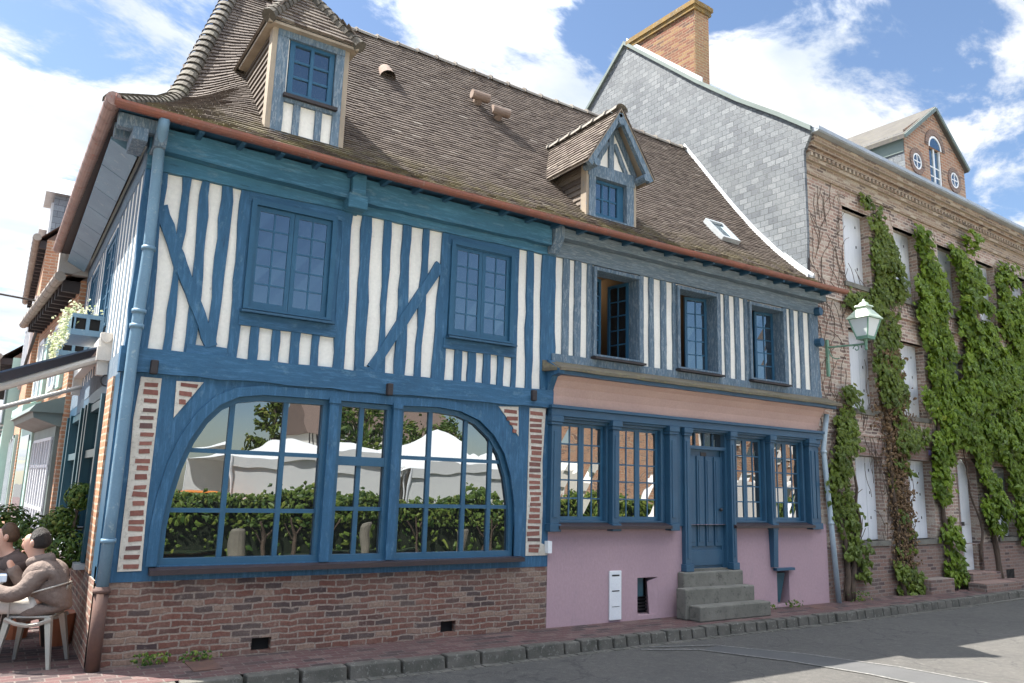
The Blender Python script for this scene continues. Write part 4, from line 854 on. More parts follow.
# skylight and roof vents
def on_roof(X, Y): 
    p = Vector((X, Y, roof_z(X, Y))); q = Vector((X, Y+.1, roof_z(X, Y+.1))); v = (q-p).normalized(); n = Vector((1,0,0)).cross(v); return p, v, n
p, v, n = on_roof(9.18, .62); M4 = Matrix((Vector((1,0,0)), v, n)).transposed().to_4x4(); M4.translation = p
b = MB()
for a, c, d, e in ((-.22,-.17,-.3,.3),(.17,.22,-.3,.3),(-.17,.17,.25,.3),(-.17,.17,-.3,-.25)): b.box(a, c, d, e, -.02, .11, Mx=M4)
sk = obj('skylight', b, 'zinc', H); b = MB(); b.box(-.17, .17, -.25, .25, .07, .08, Mx=M4); obj('pane', b, 'glass_up', sk)
for X, Y, ang in ((3.28,1.93,0),(4.92,2.02,1),(5.20,1.82,1)):
    p, v, n = on_roof(X, Y); b = MB()
    if ang:
        b.tube([p-n*.05, p+n*.16], [.075,.07], 12); b.tube([p+n*.16-Vector((.16,0,.0)), p+n*.18+Vector((.16,0,-.02))], .075, 12)
    else:
        q = p+n*.02; vs = []
        for e, rr in ((0,.13),(.25,.10),(.32,.01)):
            for i in range(9): a = math.pi*i/8; vs.append(q+v*e+Vector((1,0,0))*math.cos(a)*rr+n*math.sin(a)*rr)
        b.add(vs, [(r_*9+i, r_*9+i+1, r_*9+10+i, r_*9+9+i) for r_ in range(2) for i in range(8)])
    obj('roof_vent', b, 'tile_vent' if False else 'ridge_vent', H, smooth=False) if 'ridge_vent' in MT else MT.update(ridge_vent=paint('vent_tile', (.26,.20,.165), (.19,.13,.10), scale=4, rough=.9)) or obj('roof_vent', b, 'ridge_vent', H)

# ============================================================ STEPS, MANHOLE
st = thing('stone_steps', 'three worn grey stone steps leading up to the blue panelled door', 'steps', (8.0,-.3,0))
for i, (x0, x1, y0, y1, z0, z1) in enumerate([(-.60,.66,.14,.27,0,.615),(-.76,.68,-.05,.14,0,.415),(-.70,.78,-.26,-.05,0,.205)]):
    b = MB(); b.box(x0, x1, y0, y1, z0, z1-.0); obj('step', b, 'stone', st, bevel=.018)
b = MB(); b.box(.73, .99, -.53, -.13, -.01, .008); tag(obj('manhole_cover', b, 'cast_iron'), 'dark rectangular cover set in the pavement near the house corner', 'manhole cover')
b = MB(); b.lathe([(.001,.007),(.2,.007),(.22,.0)], 10.3, -.35, 20); tag(obj('manhole_cover', b, 'cast_iron'), 'dark round cover in the pavement in front of the right end of the pink wall', 'manhole cover')

# ============================================================ BRICK HOUSE
A2 = R(2.6)
BH = thing('brick_house', 'large weathered brick town house with slate-clad gable and white shutters', 'house', (10.9,0,0), A2)
UW = [1.53, 3.38, 5.22, 7.05, 8.9]
rows_ = [(5.75,7.26),(3.35,4.86),(.98,2.50)]
holes = []
for i, u in enumerate(UW):
    for j, (a, c) in enumerate(rows_):
        if j == 2 and i == 2: continue
        holes.append((u-.46, u+.46, a, c))
holes.append((4.85,5.75,.30,2.62))
b = MB(); b.wall(-.10, 14, -.02, 8.1, 0, holes, .27); obj('brick_wall', b, 'brick_grey', BH, recalc=False)
b = MB(); b.wall(-.10, 14, -.02, .86, -.02, [(4.85,5.75,-.02,.86),(6.75,7.15,.05,.30)], .1); b.add([(-.1,-.02,.86),(14,-.02,.86),(14,0,.88),(-.1,0,.88)], [(0,1,2,3)]); obj('plinth', b, 'brick_low', BH, recalc=False)
for i, h in enumerate(holes[:-1]):
    s2 = MB(); x0, x1, z0, z1 = h
    k3 = 3
    for q in range(k3): a = lerp(x0, x1, q/k3); s2.box(a+.004, lerp(x0, x1, (q+1)/k3)-.004, .17+rnd(.003), .20, z0+.01, z1-.01)
    s2.box(x0, x1, .20, .215, z0, z1)
    sh = obj('shutter', s2, 'shutter', BH)
    for zf in (.25, .55, .82):
        for xf in (.3, .78):
            hg = MB(); hg.box(x0+(x1-x0)*xf-.008, x0+(x1-x0)*xf+.008, .160, .172, z0+(z1-z0)*zf, z0+(z1-z0)*zf+.05)
            obj('hinge', hg, 'black', sh)
    s3 = MB(); s3.box(x0-.06, x1+.06, -.045, .16, z0-.09, z0); obj('sill', s3, 'stone', sh)
    s4 = MB(); s4.prism([(x0-.05,z1),(x1+.05,z1),(x1+.13,z1+.26),(x0-.13,z1+.26)], -.012, .1); obj('lintel', s4, 'brick_low' if z1 < 3 else 'brick_grey', sh)
# string courses and cornice
for z0, z1, y in [(5.32,5.42,-.035),(5.42,5.60,-.015),(2.86,2.95,-.03)]:
    b = MB(); b.box(-.10, 14, y, .0, z0, z1); obj('string_course', b, 'brick_grey', BH)
MT['cornice'] = brick('cornice_brick', (0,2), (.36,.25,.17), (.19,.125,.095), (.42,.35,.27), w=.225, h=.066, ms=.012, dark=(.12,.09,.08), pale=(.5,.42,.32))
b = MB(); b.box(-.10, 14, -.05, 0, 7.60, 7.68); b.box(-.10, 14, -.03, 0, 7.68, 7.86); b.box(-.10, 14, -.09, 0, 7.86, 7.93); b.box(-.10, 14, -.10, 0, 8.02, 8.10); b.box(-.10, 14, -.16, 0, 8.10, 8.18); b.box(-.10, 14, -.22, 0, 8.18, 8.30)
x = -.08
while x < 14: b.box(x, x+.07, -.13, -.0, 7.931, 8.019); x += .14
obj('cornice', b, 'cornice', BH)
b = MB(); b.box(-.16, 14, -.34, -.0, 8.31, 8.37); b.box(-.16, 14, -.36, -.30, 8.33, 8.40); obj('gutter', b, 'zinc', BH)
# slate gable (plane across the end) and roof
GP = [(0.03,5.2),(-.04,6.4),(-.04,8.0),(-.23,8.36),(.45,8.90),(1.4,9.60),(2.47,10.48),(4.66,12.42),(6.15,11.10),(9.4,8.1),(9.4,5.2)]
b = MB(); b.prism(GP, -.17, -.10, 'yz'); obj('slate_gable', b, 'slate', BH)
b = MB()
for a, c in zip(GP[3:9], GP[4:10]): b.hexa([(-.22,a[0],a[1]+.0),(14,a[0],a[1]),(14,c[0],c[1]),(-.22,c[0],c[1]),(-.22,a[0],a[1]+.06),(14,a[0],a[1]+.06),(14,c[0],c[1]+.06),(-.22,c[0],c[1]+.06)])
obj('roof', b, 'slate_x', BH)
b = MB()
for a, c in zip(GP[3:9], GP[4:10]): b.hexa([(-.23,a[0],a[1]-.03),(-.16,a[0],a[1]-.03),(-.16,c[0],c[1]-.03),(-.23,c[0],c[1]-.03),(-.23,a[0],a[1]+.07),(-.16,a[0],a[1]+.07),(-.16,c[0],c[1]+.07),(-.23,c[0],c[1]+.07)])
obj('verge_strip', b, 'shop_grey', BH)
b = MB(); b.box(-.14, -.08, -.015, .05, 5.3, 8.02); obj('corner_trim', b, 'dark_wood', BH)
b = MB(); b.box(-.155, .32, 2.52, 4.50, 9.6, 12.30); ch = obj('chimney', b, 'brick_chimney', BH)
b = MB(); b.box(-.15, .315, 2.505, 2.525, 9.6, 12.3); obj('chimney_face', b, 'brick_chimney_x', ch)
b = MB(); b.box(-.20, .365, 2.46, 4.56, 12.24, 12.34); b.box(-.23, .395, 2.43, 4.59, 12.34, 12.44); b.box(-.18,.34,2.48,4.54,12.44,12.50); obj('chimney_cap', b, paint('lichen_cap', (.26,.16,.04), (.13,.095,.055), (.28,.25,.17), .4, scale=5, rough=.95, fine=30), ch)
b = MB()
for a, c in zip([(2.3,10.36),(3.3,11.23),(4.4,12.2)], [(3.3,11.23),(4.4,12.2),(4.6,12.4)]): b.hexa([(-.19,a[0],a[1]),(-.158,a[0],a[1]),(-.158,c[0],c[1]),(-.19,c[0],c[1]),(-.19,a[0],a[1]+.15),(-.158,a[0],a[1]+.15),(-.158,c[0],c[1]+.15),(-.19,c[0],c[1]+.15)])
obj('chimney_flashing', b, 'zinc_pale', ch)
# attic pediment dormer
b = MB(); c0, c1, cz, pk = 3.50, 6.22, 9.40, 10.36; um = 4.86
AW = (um-.27, um+.27, 8.55, 9.50)
b.wall(c0, c1, 8.30, cz+.15, -.06, [AW], .15)
b.add([(c0,-.06,cz+.15),(c1,-.06,cz+.15),(um,-.06,pk+.1)], [(0,1,2)])
at_ = obj('attic_dormer', b, 'brick_orange_x', BH, 'brick pediment dormer with arched window and two round windows', recalc=False)
b = MB(); b.add([(c0,-.06,8.3),(c0,-.06,cz+.1),(c0,3,cz+.1),(c0,3,8.3)], [(0,1,2,3)]); obj('cheek', b, 'slate', at_)
b = MB(); b.box(c0-.02, c0-.005, -.05, 2.5, cz-.35, cz); obj('eaves_board', b, 'shop_grey', at_)
b = MB()
for e, sg in ((c0-.12,-1),(c1+.06,1)):
    zz_ = cz-.10
    b.hexa([(e,-.14,zz_),(um,-.14,pk+.04),(um,3.8,pk+.04),(e,3.8,zz_),(e,-.14,zz_+.10),(um,-.14,pk+.14),(um,3.8,pk+.14),(e,3.8,zz_+.10)])
obj('dormer_roof', b, 'moss2' if 'moss2' in MT else MT.setdefault('moss2', paint('old_roof', (.095,.088,.08),(.065,.06,.056),(.11,.105,.07),.4,scale=4,rough=.9)), at_)
b = MB()
for e in (c0-.12, c1+.06): slant(b, (e,cz-.06), (um,pk+.08), .08, -.17, -.14, .001)
obj('barge_trim', b, 'shop_grey', at_)
wd = MB(); a, c, d, e = AW
wd.box(a, a+.04, -.04, .06, d, e); wd.box(c-.04, c, -.04, .06, d, e); wd.box(um-.02, um+.02, -.035, .055, d, e); wd.box(a, c, .0, .05, d, d+.05); wd.box(a, c, .0, .05, 9.28, 9.33)
for z in (8.84, 9.06): wd.box(a, c, -.02, .045, z-.012, z+.012)
k4 = [(um+.27*math.cos(math.pi*i/10), 9.50+.27*math.sin(math.pi*i/10)) for i in range(11)]
for p0, p1 in zip(k4, k4[1:]): slant(wd, p0, p1, .05, -.075, .0, 0, 1)
obj('arched_window', wd, 'white', at_); gp = MB(); gp.box(a, c, -.01, -.005, d, e); gp.prism(k4, -.066, -.062); obj('pane', gp, 'glass_up', at_)
for uc, zc in ((um-.86,8.96),(um+.82,8.96)):
    rg = MB(); k5 = [(uc+.25*math.cos(2*math.pi*i/20), zc+.25*math.sin(2*math.pi*i/20)) for i in range(21)]
    for p0, p1 in zip(k5, k5[1:]): slant(rg, p0, p1, .11, -.085, .0, 0, 1)
    ro = obj('round_window', rg, 'brick_low', at_); w2 = MB(); k6 = [(uc+.17*math.cos(2*math.pi*i/20), zc+.17*math.sin(2*math.pi*i/20)) for i in range(21)]
    for p0, p1 in zip(k6, k6[1:]): slant(w2, p0, p1, .035, -.08, -.05, 0, 1)
    w2.box(uc-.01,uc+.01,-.078,-.064,zc-.16,zc+.16); w2.box(uc-.16,uc+.16,-.077,-.064,zc-.01,zc+.01)
    obj('glazing_bar', w2, 'white', ro); w3_ = MB(); w3_.prism(k6[:-1], -.07, -.062); obj('pane', w3_, 'glass', ro)
rg = MB(); k7 = [(um+.38*math.cos(math.pi*i/14), 9.50+.38*math.sin(math.pi*i/14)) for i in range(15)]
for p0, p1 in zip(k7, k7[1:]): slant(rg, p0, p1, .13, -.085, -.0, 0, 1)
obj('arch_bricks', rg, 'brick_low', at_)
# white arched door and its steps
b = MB(); b.box(4.87, 5.73, .18, .22, .30, 2.30); k8 = [(5.30+.43*math.cos(math.pi*i/12), 2.30+.34*math.sin(math.pi*i/12)) for i in range(13)]; b.prism(k8, .18, .22); 
dr2 = obj('door', b, 'white', BH, 'white arched door between the creepers')
b = MB()
for x in (4.93, 5.33): b.box(x, x+.33, .165, .181, .45, 1.15); b.box(x, x+.33, .165, .181, 1.25, 2.2)
obj('panel', b, 'white', dr2, bevel=.005); b = MB(); b.box(5.24, 5.34, .13, .17, 1.22, 1.30); obj('handle', b, 'black', dr2)
b = MB(); b.box(4.84, 4.90, -.01, .2, .3, 2.62); b.prism([(4.85,2.62),(4.85,2.32),(4.9,2.5),(5.05,2.62)], -.004, .2); b.prism([(5.75,2.62),(5.75,2.32),(5.7,2.5),(5.55,2.62)], -.004, .2); obj('door_arch', b, 'brick_low', BH)
for x0, x1, y0, y1, z in [(4.7,5.95,-.25,.2,.31),(4.45,6.35,-.6,-.25,.16)]:
    b = MB(); b.box(x0, x1, y0, y1, -.02, z); obj('step', b, 'brick_low', BH, bevel=.015)
for x0, x1, z in [(2.95,3.85,.26)]:
    b = MB(); b.box(x0, x1, -.28, -.02, -.02, z); obj('planter_wall', b, 'brick_low', BH, bevel=.01)
b = MB(); b.box(6.75, 7.15, .05, .06, .05, .30)
for i in range(6): b.box(6.78+i*.065, 6.80+i*.065, -.02, .0, .06, .29)
obj('air_vent', b, 'black', BH)
for u, z in ((2.08,3.50),(3.95,3.50)):
    b = MB(); b.box(u, u+.09, -.08, 0, z, z+.09); obj('small_lamp', b, 'white', BH, bevel=.01)
b = MB(); b.box(3.73, 3.82, -.02, .0, 2.62, 2.72); obj('number_plate', b, flat('blue_plate', (.25,.2,.5)), BH)

# ============================================================ CREEPERS
nrm2 = Vector((math.sin(A2), -math.cos(A2), 0))
def WP(u, z, off=0): return Vector((10.9+u*math.cos(A2)+off*math.sin(A2), u*math.sin(A2)-off*math.cos(A2), z))
def creeper(label, stems, blobs, mat, base, n_leaf, group='creepers on the brick house', twigs=0, thick=.20, size=.13):
    t = thing('climbing_creeper', label, 'creeper', WP(base, 0, .05), 0, group)
    inv = t.location.copy()
    b = MB()
    for st_ in stems:
        path = []
        for (u, z), (u2, z2) in zip(st_, st_[1:]):
            m_ = max(2, int(abs(z2-z)/.25)+1)
            for i in range(m_): f = i/m_; path.append(WP(lerp(u,u2,f)+rnd(.03), lerp(z,z2,f), .06+rnd(.02))-inv)
        path.append(WP(st_[-1][0], st_[-1][1], .05)-inv); k9 = len(path)
        r0 = .055 if st_[0][1] < .5 else .03
        b.tube(path, [lerp(r0, .012, i/(k9-1)) for i in range(k9)], 7)
    tw = MB()
    for _ in range(twigs):
        bl = random.choice(blobs[0] if isinstance(blobs[0], list) else blobs)
        u0, z0 = bl[0]+rnd(bl[2]), bl[1]+rnd(bl[3]); pth = [WP(u0, z0, .03)-inv]; aa = random.uniform(0, 6.28)
        for s3 in range(4): u0 += .10*math.cos(aa); z0 += .12*math.sin(aa)*1.3; aa += rnd(.8); pth.append(WP(u0, z0, .04+random.random()*.06)-inv)
        tw.tube(pth, .006, 4)
    obj('trunk', b, 'bark', t, smooth=True)
    if twigs: obj('dead_twigs', tw, 'bark', t)
    lf = MB(); wts = [bl[2]*bl[3]*(bl[4] if len(bl) > 4 else 1) for bl in blobs]
    from mathutils import noise as mn
    cl_ = []; tries = 0
    while len(cl_) < n_leaf//12 and tries < n_leaf*3:
        tries += 1; bl = random.choices(blobs, wts)[0]; r_ = math.sqrt(random.random())*1.22; a = random.uniform(0, 6.28)
        u = bl[0]+bl[2]*r_*math.cos(a); z = bl[1]+bl[3]*r_*math.sin(a)
        f = mn.noise(Vector((u*1.9, z*1.3, base)))*.9 + mn.noise(Vector((u*5, z*4, base+7)))*.5
        if f < -.18+max(0, r_-.75)*1.1: continue
        cl_.append((u, z, f, random.random()))
    for (u, z, f, br) in cl_:
        dep = .05+thick*max(.05, min(1, .45+f*.9))*random.uniform(.5, 1.1); sp_ = random.uniform(.07,.13)
        for _k in range(12):
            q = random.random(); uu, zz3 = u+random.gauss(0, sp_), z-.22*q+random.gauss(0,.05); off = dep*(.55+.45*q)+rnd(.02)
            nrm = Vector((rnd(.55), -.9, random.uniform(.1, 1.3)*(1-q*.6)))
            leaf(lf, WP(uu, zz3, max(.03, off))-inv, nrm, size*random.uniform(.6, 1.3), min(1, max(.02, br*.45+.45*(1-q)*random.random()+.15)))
    obj('foliage', lf, mat, t, recalc=False)
    return t
creeper('thin dark creeper on gnarled stems beside the downpipe of the pink bay', [[(.55,0),(.55,.8),(.30,1.7),(.45,2.6),(.6,3.3)],[(.62,0),(.8,.7),(1.0,1.2),(.95,1.9),(.8,2.8)]],
        [(.65,3.05,.42,.30),(.85,3.5,.22,.25),(.40,2.6,.25,.35),(.42,2.0,.26,.35),(.55,1.5,.3,.25),(.85,.95,.30,.18),(.45,.15,.25,.12,.6),(1.0,.7,.12,.3,.5)], 'leaf_dark', .55, 1150, twigs=60, thick=.22)
creeper('creeper with a bare brown lower half between the first two shutter columns', [[(2.35,0),(2.3,1),(2.15,2.2),(2.25,3.4),(2.3,5),(2.3,7)],[(2.5,0),(2.45,1.3),(2.6,2.6),(2.4,4.2)],[(2.2,3.2),(1.9,4.3),(1.5,5.3)],[(2.9,0),(2.6,.9),(2.5,1.8)]],
        [(2.38,7.0,.33,.55),(2.36,6.1,.48,.6),(2.30,5.2,.52,.6),(2.3,4.5,.52,.5),(1.75,5.45,.6,.16,.7),(2.45,3.95,.45,.4),(2.95,3.15,.42,.26),(1.5,5.5,.4,.12,.4),(.5,7.85,.7,.04,.25),(1.4,7.6,.5,.06,.5),(2.55,1.2,.35,.35,.25),(2.5,.35,.42,.30,.7),(2.4,2.4,.3,.5,.12)], 'leaf_dark', 2.4, 3600, twigs=0)
creeper('broad green creeper between the second and third shutter columns', [[(4.05,.1),(4.15,.9),(4.0,2.0),(4.1,3.2),(4.15,5),(4.2,7)],[(4.3,.1),(4.1,1.3),(3.9,2.6)]],
        [(4.15,7.2,.42,.45),(4.15,6.3,.52,.7),(4.2,5.3,.58,.7),(4.45,4.5,.62,.5),(4.3,3.8,.7,.45),(4.15,2.9,.4,.35),(3.95,2.2,.28,.4,.6),(4.35,.5,.35,.3,.5),(4.1,1.3,.2,.3,.4)], 'leaf', 4.1, 5200, thick=.30, size=.14)
creeper('large bright creeper hanging over the white arched door', [[(6.35,.0),(6.25,.8),(6.0,1.9),(6.0,3),(6.0,5),(6.0,7)],[(5.55,.5),(5.65,1.3),(5.25,1.9),(5.15,2.9)],[(6.5,.0),(6.15,1.2),(6.1,2.2)]],
        [(5.75,7.2,.55,.5),(5.95,6.5,.62,.7),(6.05,5.6,.75,.7),(6.1,4.7,.85,.7),(6.0,3.9,.95,.6),(5.95,3.1,.95,.5),(6.2,2.55,.55,.4),(6.15,1.55,.45,.38),(5.3,3.25,.6,.3),(6.9,4.3,.35,.9),(5.0,3.9,.4,.35)], 'leaf', 6.2, 8200, thick=.42, size=.15)
creeper('rightmost creeper, tall and dense to the frame edge', [[(7.9,0),(7.8,1),(7.8,3),(7.8,5),(7.8,7)]],
        [(7.75,7.0,.55,.5),(7.85,6.2,.65,.7),(7.95,5.3,.8,.8),(7.9,4.3,.85,.8),(7.9,3.3,.8,.7),(7.7,2.4,.6,.6),(7.75,1.5,.45,.6),(9.0,6.2,.4,.9),(9.1,4.5,.4,1)], 'leaf', 7.8, 7600, thick=.4, size=.15)
# dead tangle of brown leaves and twigs on the second creeper
dc = [o for o in col.objects if o.type == 'EMPTY' and o.name.startswith('climbing_creeper')][1]; inv = dc.location.copy()
MT['dead'] = tinted('dead_leaf', (.11,.065,.035), (.19,.12,.06), (.09,.06,.04), rough=.8)
b = MB()
for _ in range(2600):
    z = random.uniform(.5, 4.6); u = 2.35+random.gauss(0, .20 if z < 3.0 or z > 3.9 else .33)+(.12 if z < 2 else 0)
    leaf(b, WP(u, z, .03+random.random()*.12)-inv, Vector((rnd(1),-1,rnd(1))), random.uniform(.04,.09), random.random())
obj('dead_leaves', b, 'dead', dc, recalc=False)
b = MB()
for _ in range(240):
    u0, z0 = random.choice([(random.uniform(.0,1.0), random.uniform(3.4,7.2)),(2.35+random.gauss(0,.35), random.uniform(.5,4.2)),(random.uniform(0,8), random.uniform(2.6,3.3)),(random.uniform(0,9), random.uniform(5.2,5.7))])
    pth = []; aa = 1.57+rnd(.5)
    for s3 in range(6): pth.append(WP(u0, z0, .012+random.random()*.012)-inv); u0 += .12*math.cos(aa); z0 += .13*math.sin(aa); aa += rnd(.5)
    b.tube(pth, .005, 4)
obj('runners', b, 'bark', dc)

# ============================================================ STREET LAMP
lp = thing('street_lamp', 'pale green lantern on a scrolled bracket fixed to the brick house', 'street lamp', (11.22,0.0,3.9))
MT['lamp_green'] = paint('lamp_green_paint', (.18,.33,.24), (.13,.26,.19), (.45,.55,.42), .3, scale=6, rough=.5, bumps=.1)
MT['lamp_pale'] = paint('pale_green_lantern', (.46,.54,.42), (.40,.47,.37), scale=5, rough=.45, bumps=.1)
b = MB(); b.box(-.025, .025, -.03, .02, -.05, .62); b.tube([(0,0,.48),(0,-.4,.46),(0,-.78,.44)], .018, 8); 
sc = [(0, -.05-.32*(1-math.cos(t))*.5, .42-.28*math.sin(t)*.6) for t in [i*.2 for i in range(10)]]; b.tube(sc, .010, 6)
sp_ = [(0, -.58+.065*math.cos(t)*(1-t/9), .385+.065*math.sin(t)*(1-t/9)) for t in [i*.4 for i in range(17)]]; b.tube(sp_, .009, 6)
b.tube([(0,-.76,.36),(0,-.76,.52)], [.02,.035], 8); b.ball((0,-.76,.36), .03)
obj('bracket', b, 'lamp_green', lp)
b = MB(); cx_, cy_ = 0, -.76
def ring4(w, z): return [(cx_-w,cy_-w,z),(cx_+w,cy_-w,z),(cx_+w,cy_+w,z),(cx_-w,cy_+w,z)]
q0, q1 = ring4(.105,.56), ring4(.185,.88)
for i in range(4): b.tube([q0[i], q1[i]], .013, 6)
for q in (q0, q1):
    for i in range(4): b.tube([q[i], q[(i+1)%4]], .014, 6)
b.hexa(ring4(.11,.52)+ring4(.11,.56)); lanf = obj('lantern_frame', b, 'lamp_green', lp)
b = MB(); b.hexa(ring4(.215,.875)+ring4(.205,.905)); b.hexa(ring4(.20,.905)+ring4(.105,1.04)); b.hexa(ring4(.09,1.04)+ring4(.09,1.09)); b.hexa(ring4(.115,1.09)+ring4(.10,1.12)); b.lathe([(.09,1.12),(.075,1.16),(.03,1.185),(.02,1.22),(.0005,1.24)], cx_, cy_, 12); obj('lantern_roof', b, 'lamp_pale', lp)
MT['lamp_glass'] = (lambda: (lambda m_: m_)(flat('frosted_lantern_glass', (.62,.66,.66), .25)))()
b = MB(); b.hexa(ring4(.100,.565)+ring4(.178,.872)); obj('lantern_glass', b, 'lamp_glass', lp)

# ============================================================ SIDE STREET HOUSES
def row_house(name, label, y0, y1, xf, ze, xg, mat, roofh=3, rz=0):
    t = thing(name, label, 'house', (xf, y0, 0), rz)
    l = y1-y0; b = MB(); b.box(0, 7, 0, l, 0, ze); obj('wall', b, mat, t)
    b = MB(); b.add([(xg-xf,-.1,ze),(xg-xf,l,ze),(3.4,l,ze+roofh),(3.4,-.1,ze+roofh)], [(0,1,2,3)]); b.add([(7,-.1,ze),(7,l,ze),(3.4,l,ze+roofh),(3.4,-.1,ze+roofh)], [(0,1,2,3)]); b.add([(0,0,ze),(7,0,ze),(3.4,0,ze+roofh)], [(0,1,2)]); b.add([(0,l,ze),(7,l,ze),(3.4,l,ze+roofh)], [(0,1,2)])
    obj('roof', b, 'tile_flat' if 'tile_flat' in MT else MT.setdefault('tile_flat', paint('old_roof_tiles', (.20,.14,.11),(.14,.10,.085),scale=8,rough=.9)), t)
    b = MB(); b.tube([(xg-xf-.06,-.1,ze+.0),(xg-xf-.06,l,ze+.0)], .085, 10)
    for i in range(int(l/.5)): b.tube([(xg-xf-.06,i*.5,ze),(xg-xf-.06,i*.5+.03,ze)], .093, 10)
    obj('gutter', b, MT.setdefault('gutter_stone', paint('weathered_gutter', (.36,.33,.29),(.26,.23,.20),scale=4,rough=.8)), t)
    b = MB()
    for i in range(int(l/.4)): b.box(xg-xf, 0, i*.4, i*.4+.1, ze-.22, ze-.04)
    b.box(xg-xf+.0, 0.0, 0, l, ze-.05, ze-.03); obj('eaves', b, 'dark_wood', t)
    return t, l
def win_side(t, y, w, z0, z1, mframe='white', lint='white'):
    b = MB(); b.box(-.05, .0, y, y+w, z0, z1); b.box(-.09, -.05, y, y+.07, z0, z1); b.box(-.09, -.05, y+w-.07, y+w, z0, z1); b.box(-.09,-.05,y,y+w,z1-.07,z1); b.box(-.09,-.05,y,y+w,z0,z0+.07); b.box(-.08,-.05,y+w/2-.03,y+w/2+.03,z0,z1)
    for q in (.33,.66): b.box(-.075,-.05,y,y+w,lerp(z0,z1,q)-.015,lerp(z0,z1,q)+.015)
    wo = obj('window', b, mframe, t); g = MB(); g.box(-.06,-.055,y+.07,y+w-.07,z0+.07,z1-.07); obj('pane', g, 'glass_up', wo)
    for yy in (y-.42, y+w+.02):
        s2 = MB(); s2.box(-.06, 0, yy, yy+.40, z0, z1); obj('shutter', s2, lint, wo)
t, l = row_house('shop_house', 'low brick house with a grey-green shopfront next to the timbered house', 6.15, 11.5, -.20, 4.95, -.46, 'brick_orange', 2.2, R(3.85))
win_side(t, 1.0, .8, 3.2, 4.4, lint='shop_mint'); win_side(t, 3.3, .8, 3.2, 4.4, lint='shop_mint')
b = MB(); b.box(-.06, 0, .15, 3.0, 0, 2.75); sf = obj('shopfront', b, 'shop_grey', t)
b = MB()
for y in (.3,.62,.94,1.3,1.62,1.94,2.3,2.62): b.box(-.10, -.06, y, y+.06, .5, 2.3)
for z in (.5,1.15,1.85,2.3): b.box(-.09, -.06, .3, 2.68, z, z+.05)
obj('glazing_bar', b, 'white', sf); b = MB(); b.box(-.075,-.065,.3,2.68,.5,2.3); obj('pane', b, 'glass', sf)
b = MB(); b.prism([(-.48,2.72),(0,2.72),(0,3.0),(-.40,2.84)], .0, 3.2, 'xz'); b.prism([(-.40,2.63),(0,2.5),(0,2.72),(-.42,2.72)], .05, 3.15, 'xz'); obj('hood', b, 'shop_grey', sf)
for o in (): pass
b = MB(); b.box(-.08, .0, 3.2, 5.3, 0, 3.0); sf2 = obj('shopfront', b, 'shop_mint', t, 'pale mint green shopfront')
b = MB(); b.prism([(-.30,2.9),(0,2.9),(0,3.15),(-.30,3.05)], 3.2, 5.3, 'xz'); obj('hood', b, 'shop_mint', sf2); b = MB(); b.box(-.10,-.07,3.5,5.0,.6,2.5); obj('pane', b, 'glass', sf2)
b = MB(); b.prism([(-.36,5.02),(.1,5.02),(.1,5.6),(-.36,5.4)], -.08, .1); obj('end_wall', b, 'render_grey', t)
b = MB(); b.tube([(-.2,3.8,4.6),(-.2,5.25,4.0)], .03, 8); obj('cable', b, 'black', t)
t, l = row_house('tall_house', 'taller brick house with small roof dormers further down the side street', 11.5, 19.5, -.66, 6.95, -.80, 'brick_orange', 3.5)
for y in (1.2,3.8,6.4): win_side(t, y, .9, 4.2, 5.8); win_side(t, y, .9, .8, 2.6, lint='shop_mint')
for y in (1.0, 4.5):
    b = MB(); b.box(.05, 1.8, y, y+1.1, 6.9, 8.4); dd = obj('dormer', b, 'slate_x', t); b = MB(); b.box(.0,.05,y+.2,y+.9,7.2,8.2); obj('window', b, 'white', dd); b = MB(); b.prism([(y-.15,8.35),(y+1.25,8.35),(y+.55,8.95)], -.15, 2.2, 'yz'); obj('dormer_roof', b, 'zinc', dd)
t, l = row_house('rendered_house', 'pale green rendered house at the far end of the side street', 19.5, 34, -.95, 5.2, -1.25, 'shop_mint', 3)
for y in (1, 4, 7, 10): win_side(t, y, .9, 3.2, 4.7, lint='shop_grey')
# opposite side of the side street stays out of frame: a low hedge-free plaza
# ============================================================ AWNING, FLOWER BOXES, SIGN
aw = thing('awning', 'dark blue shop awning with beige folding arms over the side-street cafe', 'awning', (-.1,1.3,3.2))
b = MB(); b.hexa([(-.12,0,-.05),(-1.9,0,-.80),(-1.9,1.9,-.80),(-.12,1.9,-.05),(-.12,0,-.03),(-1.9,0,-.78),(-1.9,1.9,-.78),(-.12,1.9,-.03)]); b.box(-1.93,-1.9,0,1.9,-.98,-.76); obj('canvas', b, 'awning', aw)
b = MB()
b.tube([(-.04,.06,-.14),(-.9,.16,-.52),(-1.86,.12,-.90)], .045, 8); b.tube([(-.04,2.9,-.22),(-.95,2.4,-.62),(-1.86,1.8,-.90)], .03, 8); b.tube([(-1.9,0,-.90),(-1.9,1.9,-.90)], .035, 8)
obj('folding_arm', b, 'awning_arm', aw)
b = MB(); b.box(-.12, 0, -.04, 3.44, -.06, .08); b.box(-.12,.02,-.10,.02,-.36,.12); b.box(-.14,.0,-.14,-.04,-.2,-.05); b.box(-.12,.02,3.3,3.4,-.3,.1); b.tube([(-.06,-.12,.06),(-.06,.05,.06)], .055, 10); obj('cassette', b, 'awning_arm', aw)
b = MB(); b.tube([(-.05,-.12,-.40+.05*math.sin(t_), ) if False else (-.02+.05*math.cos(t_), -.13, -.42+.06*math.sin(t_)) for t_ in [i*.5 for i in range(14)]], .008, 6); obj('crank_eye', b, 'black', aw)
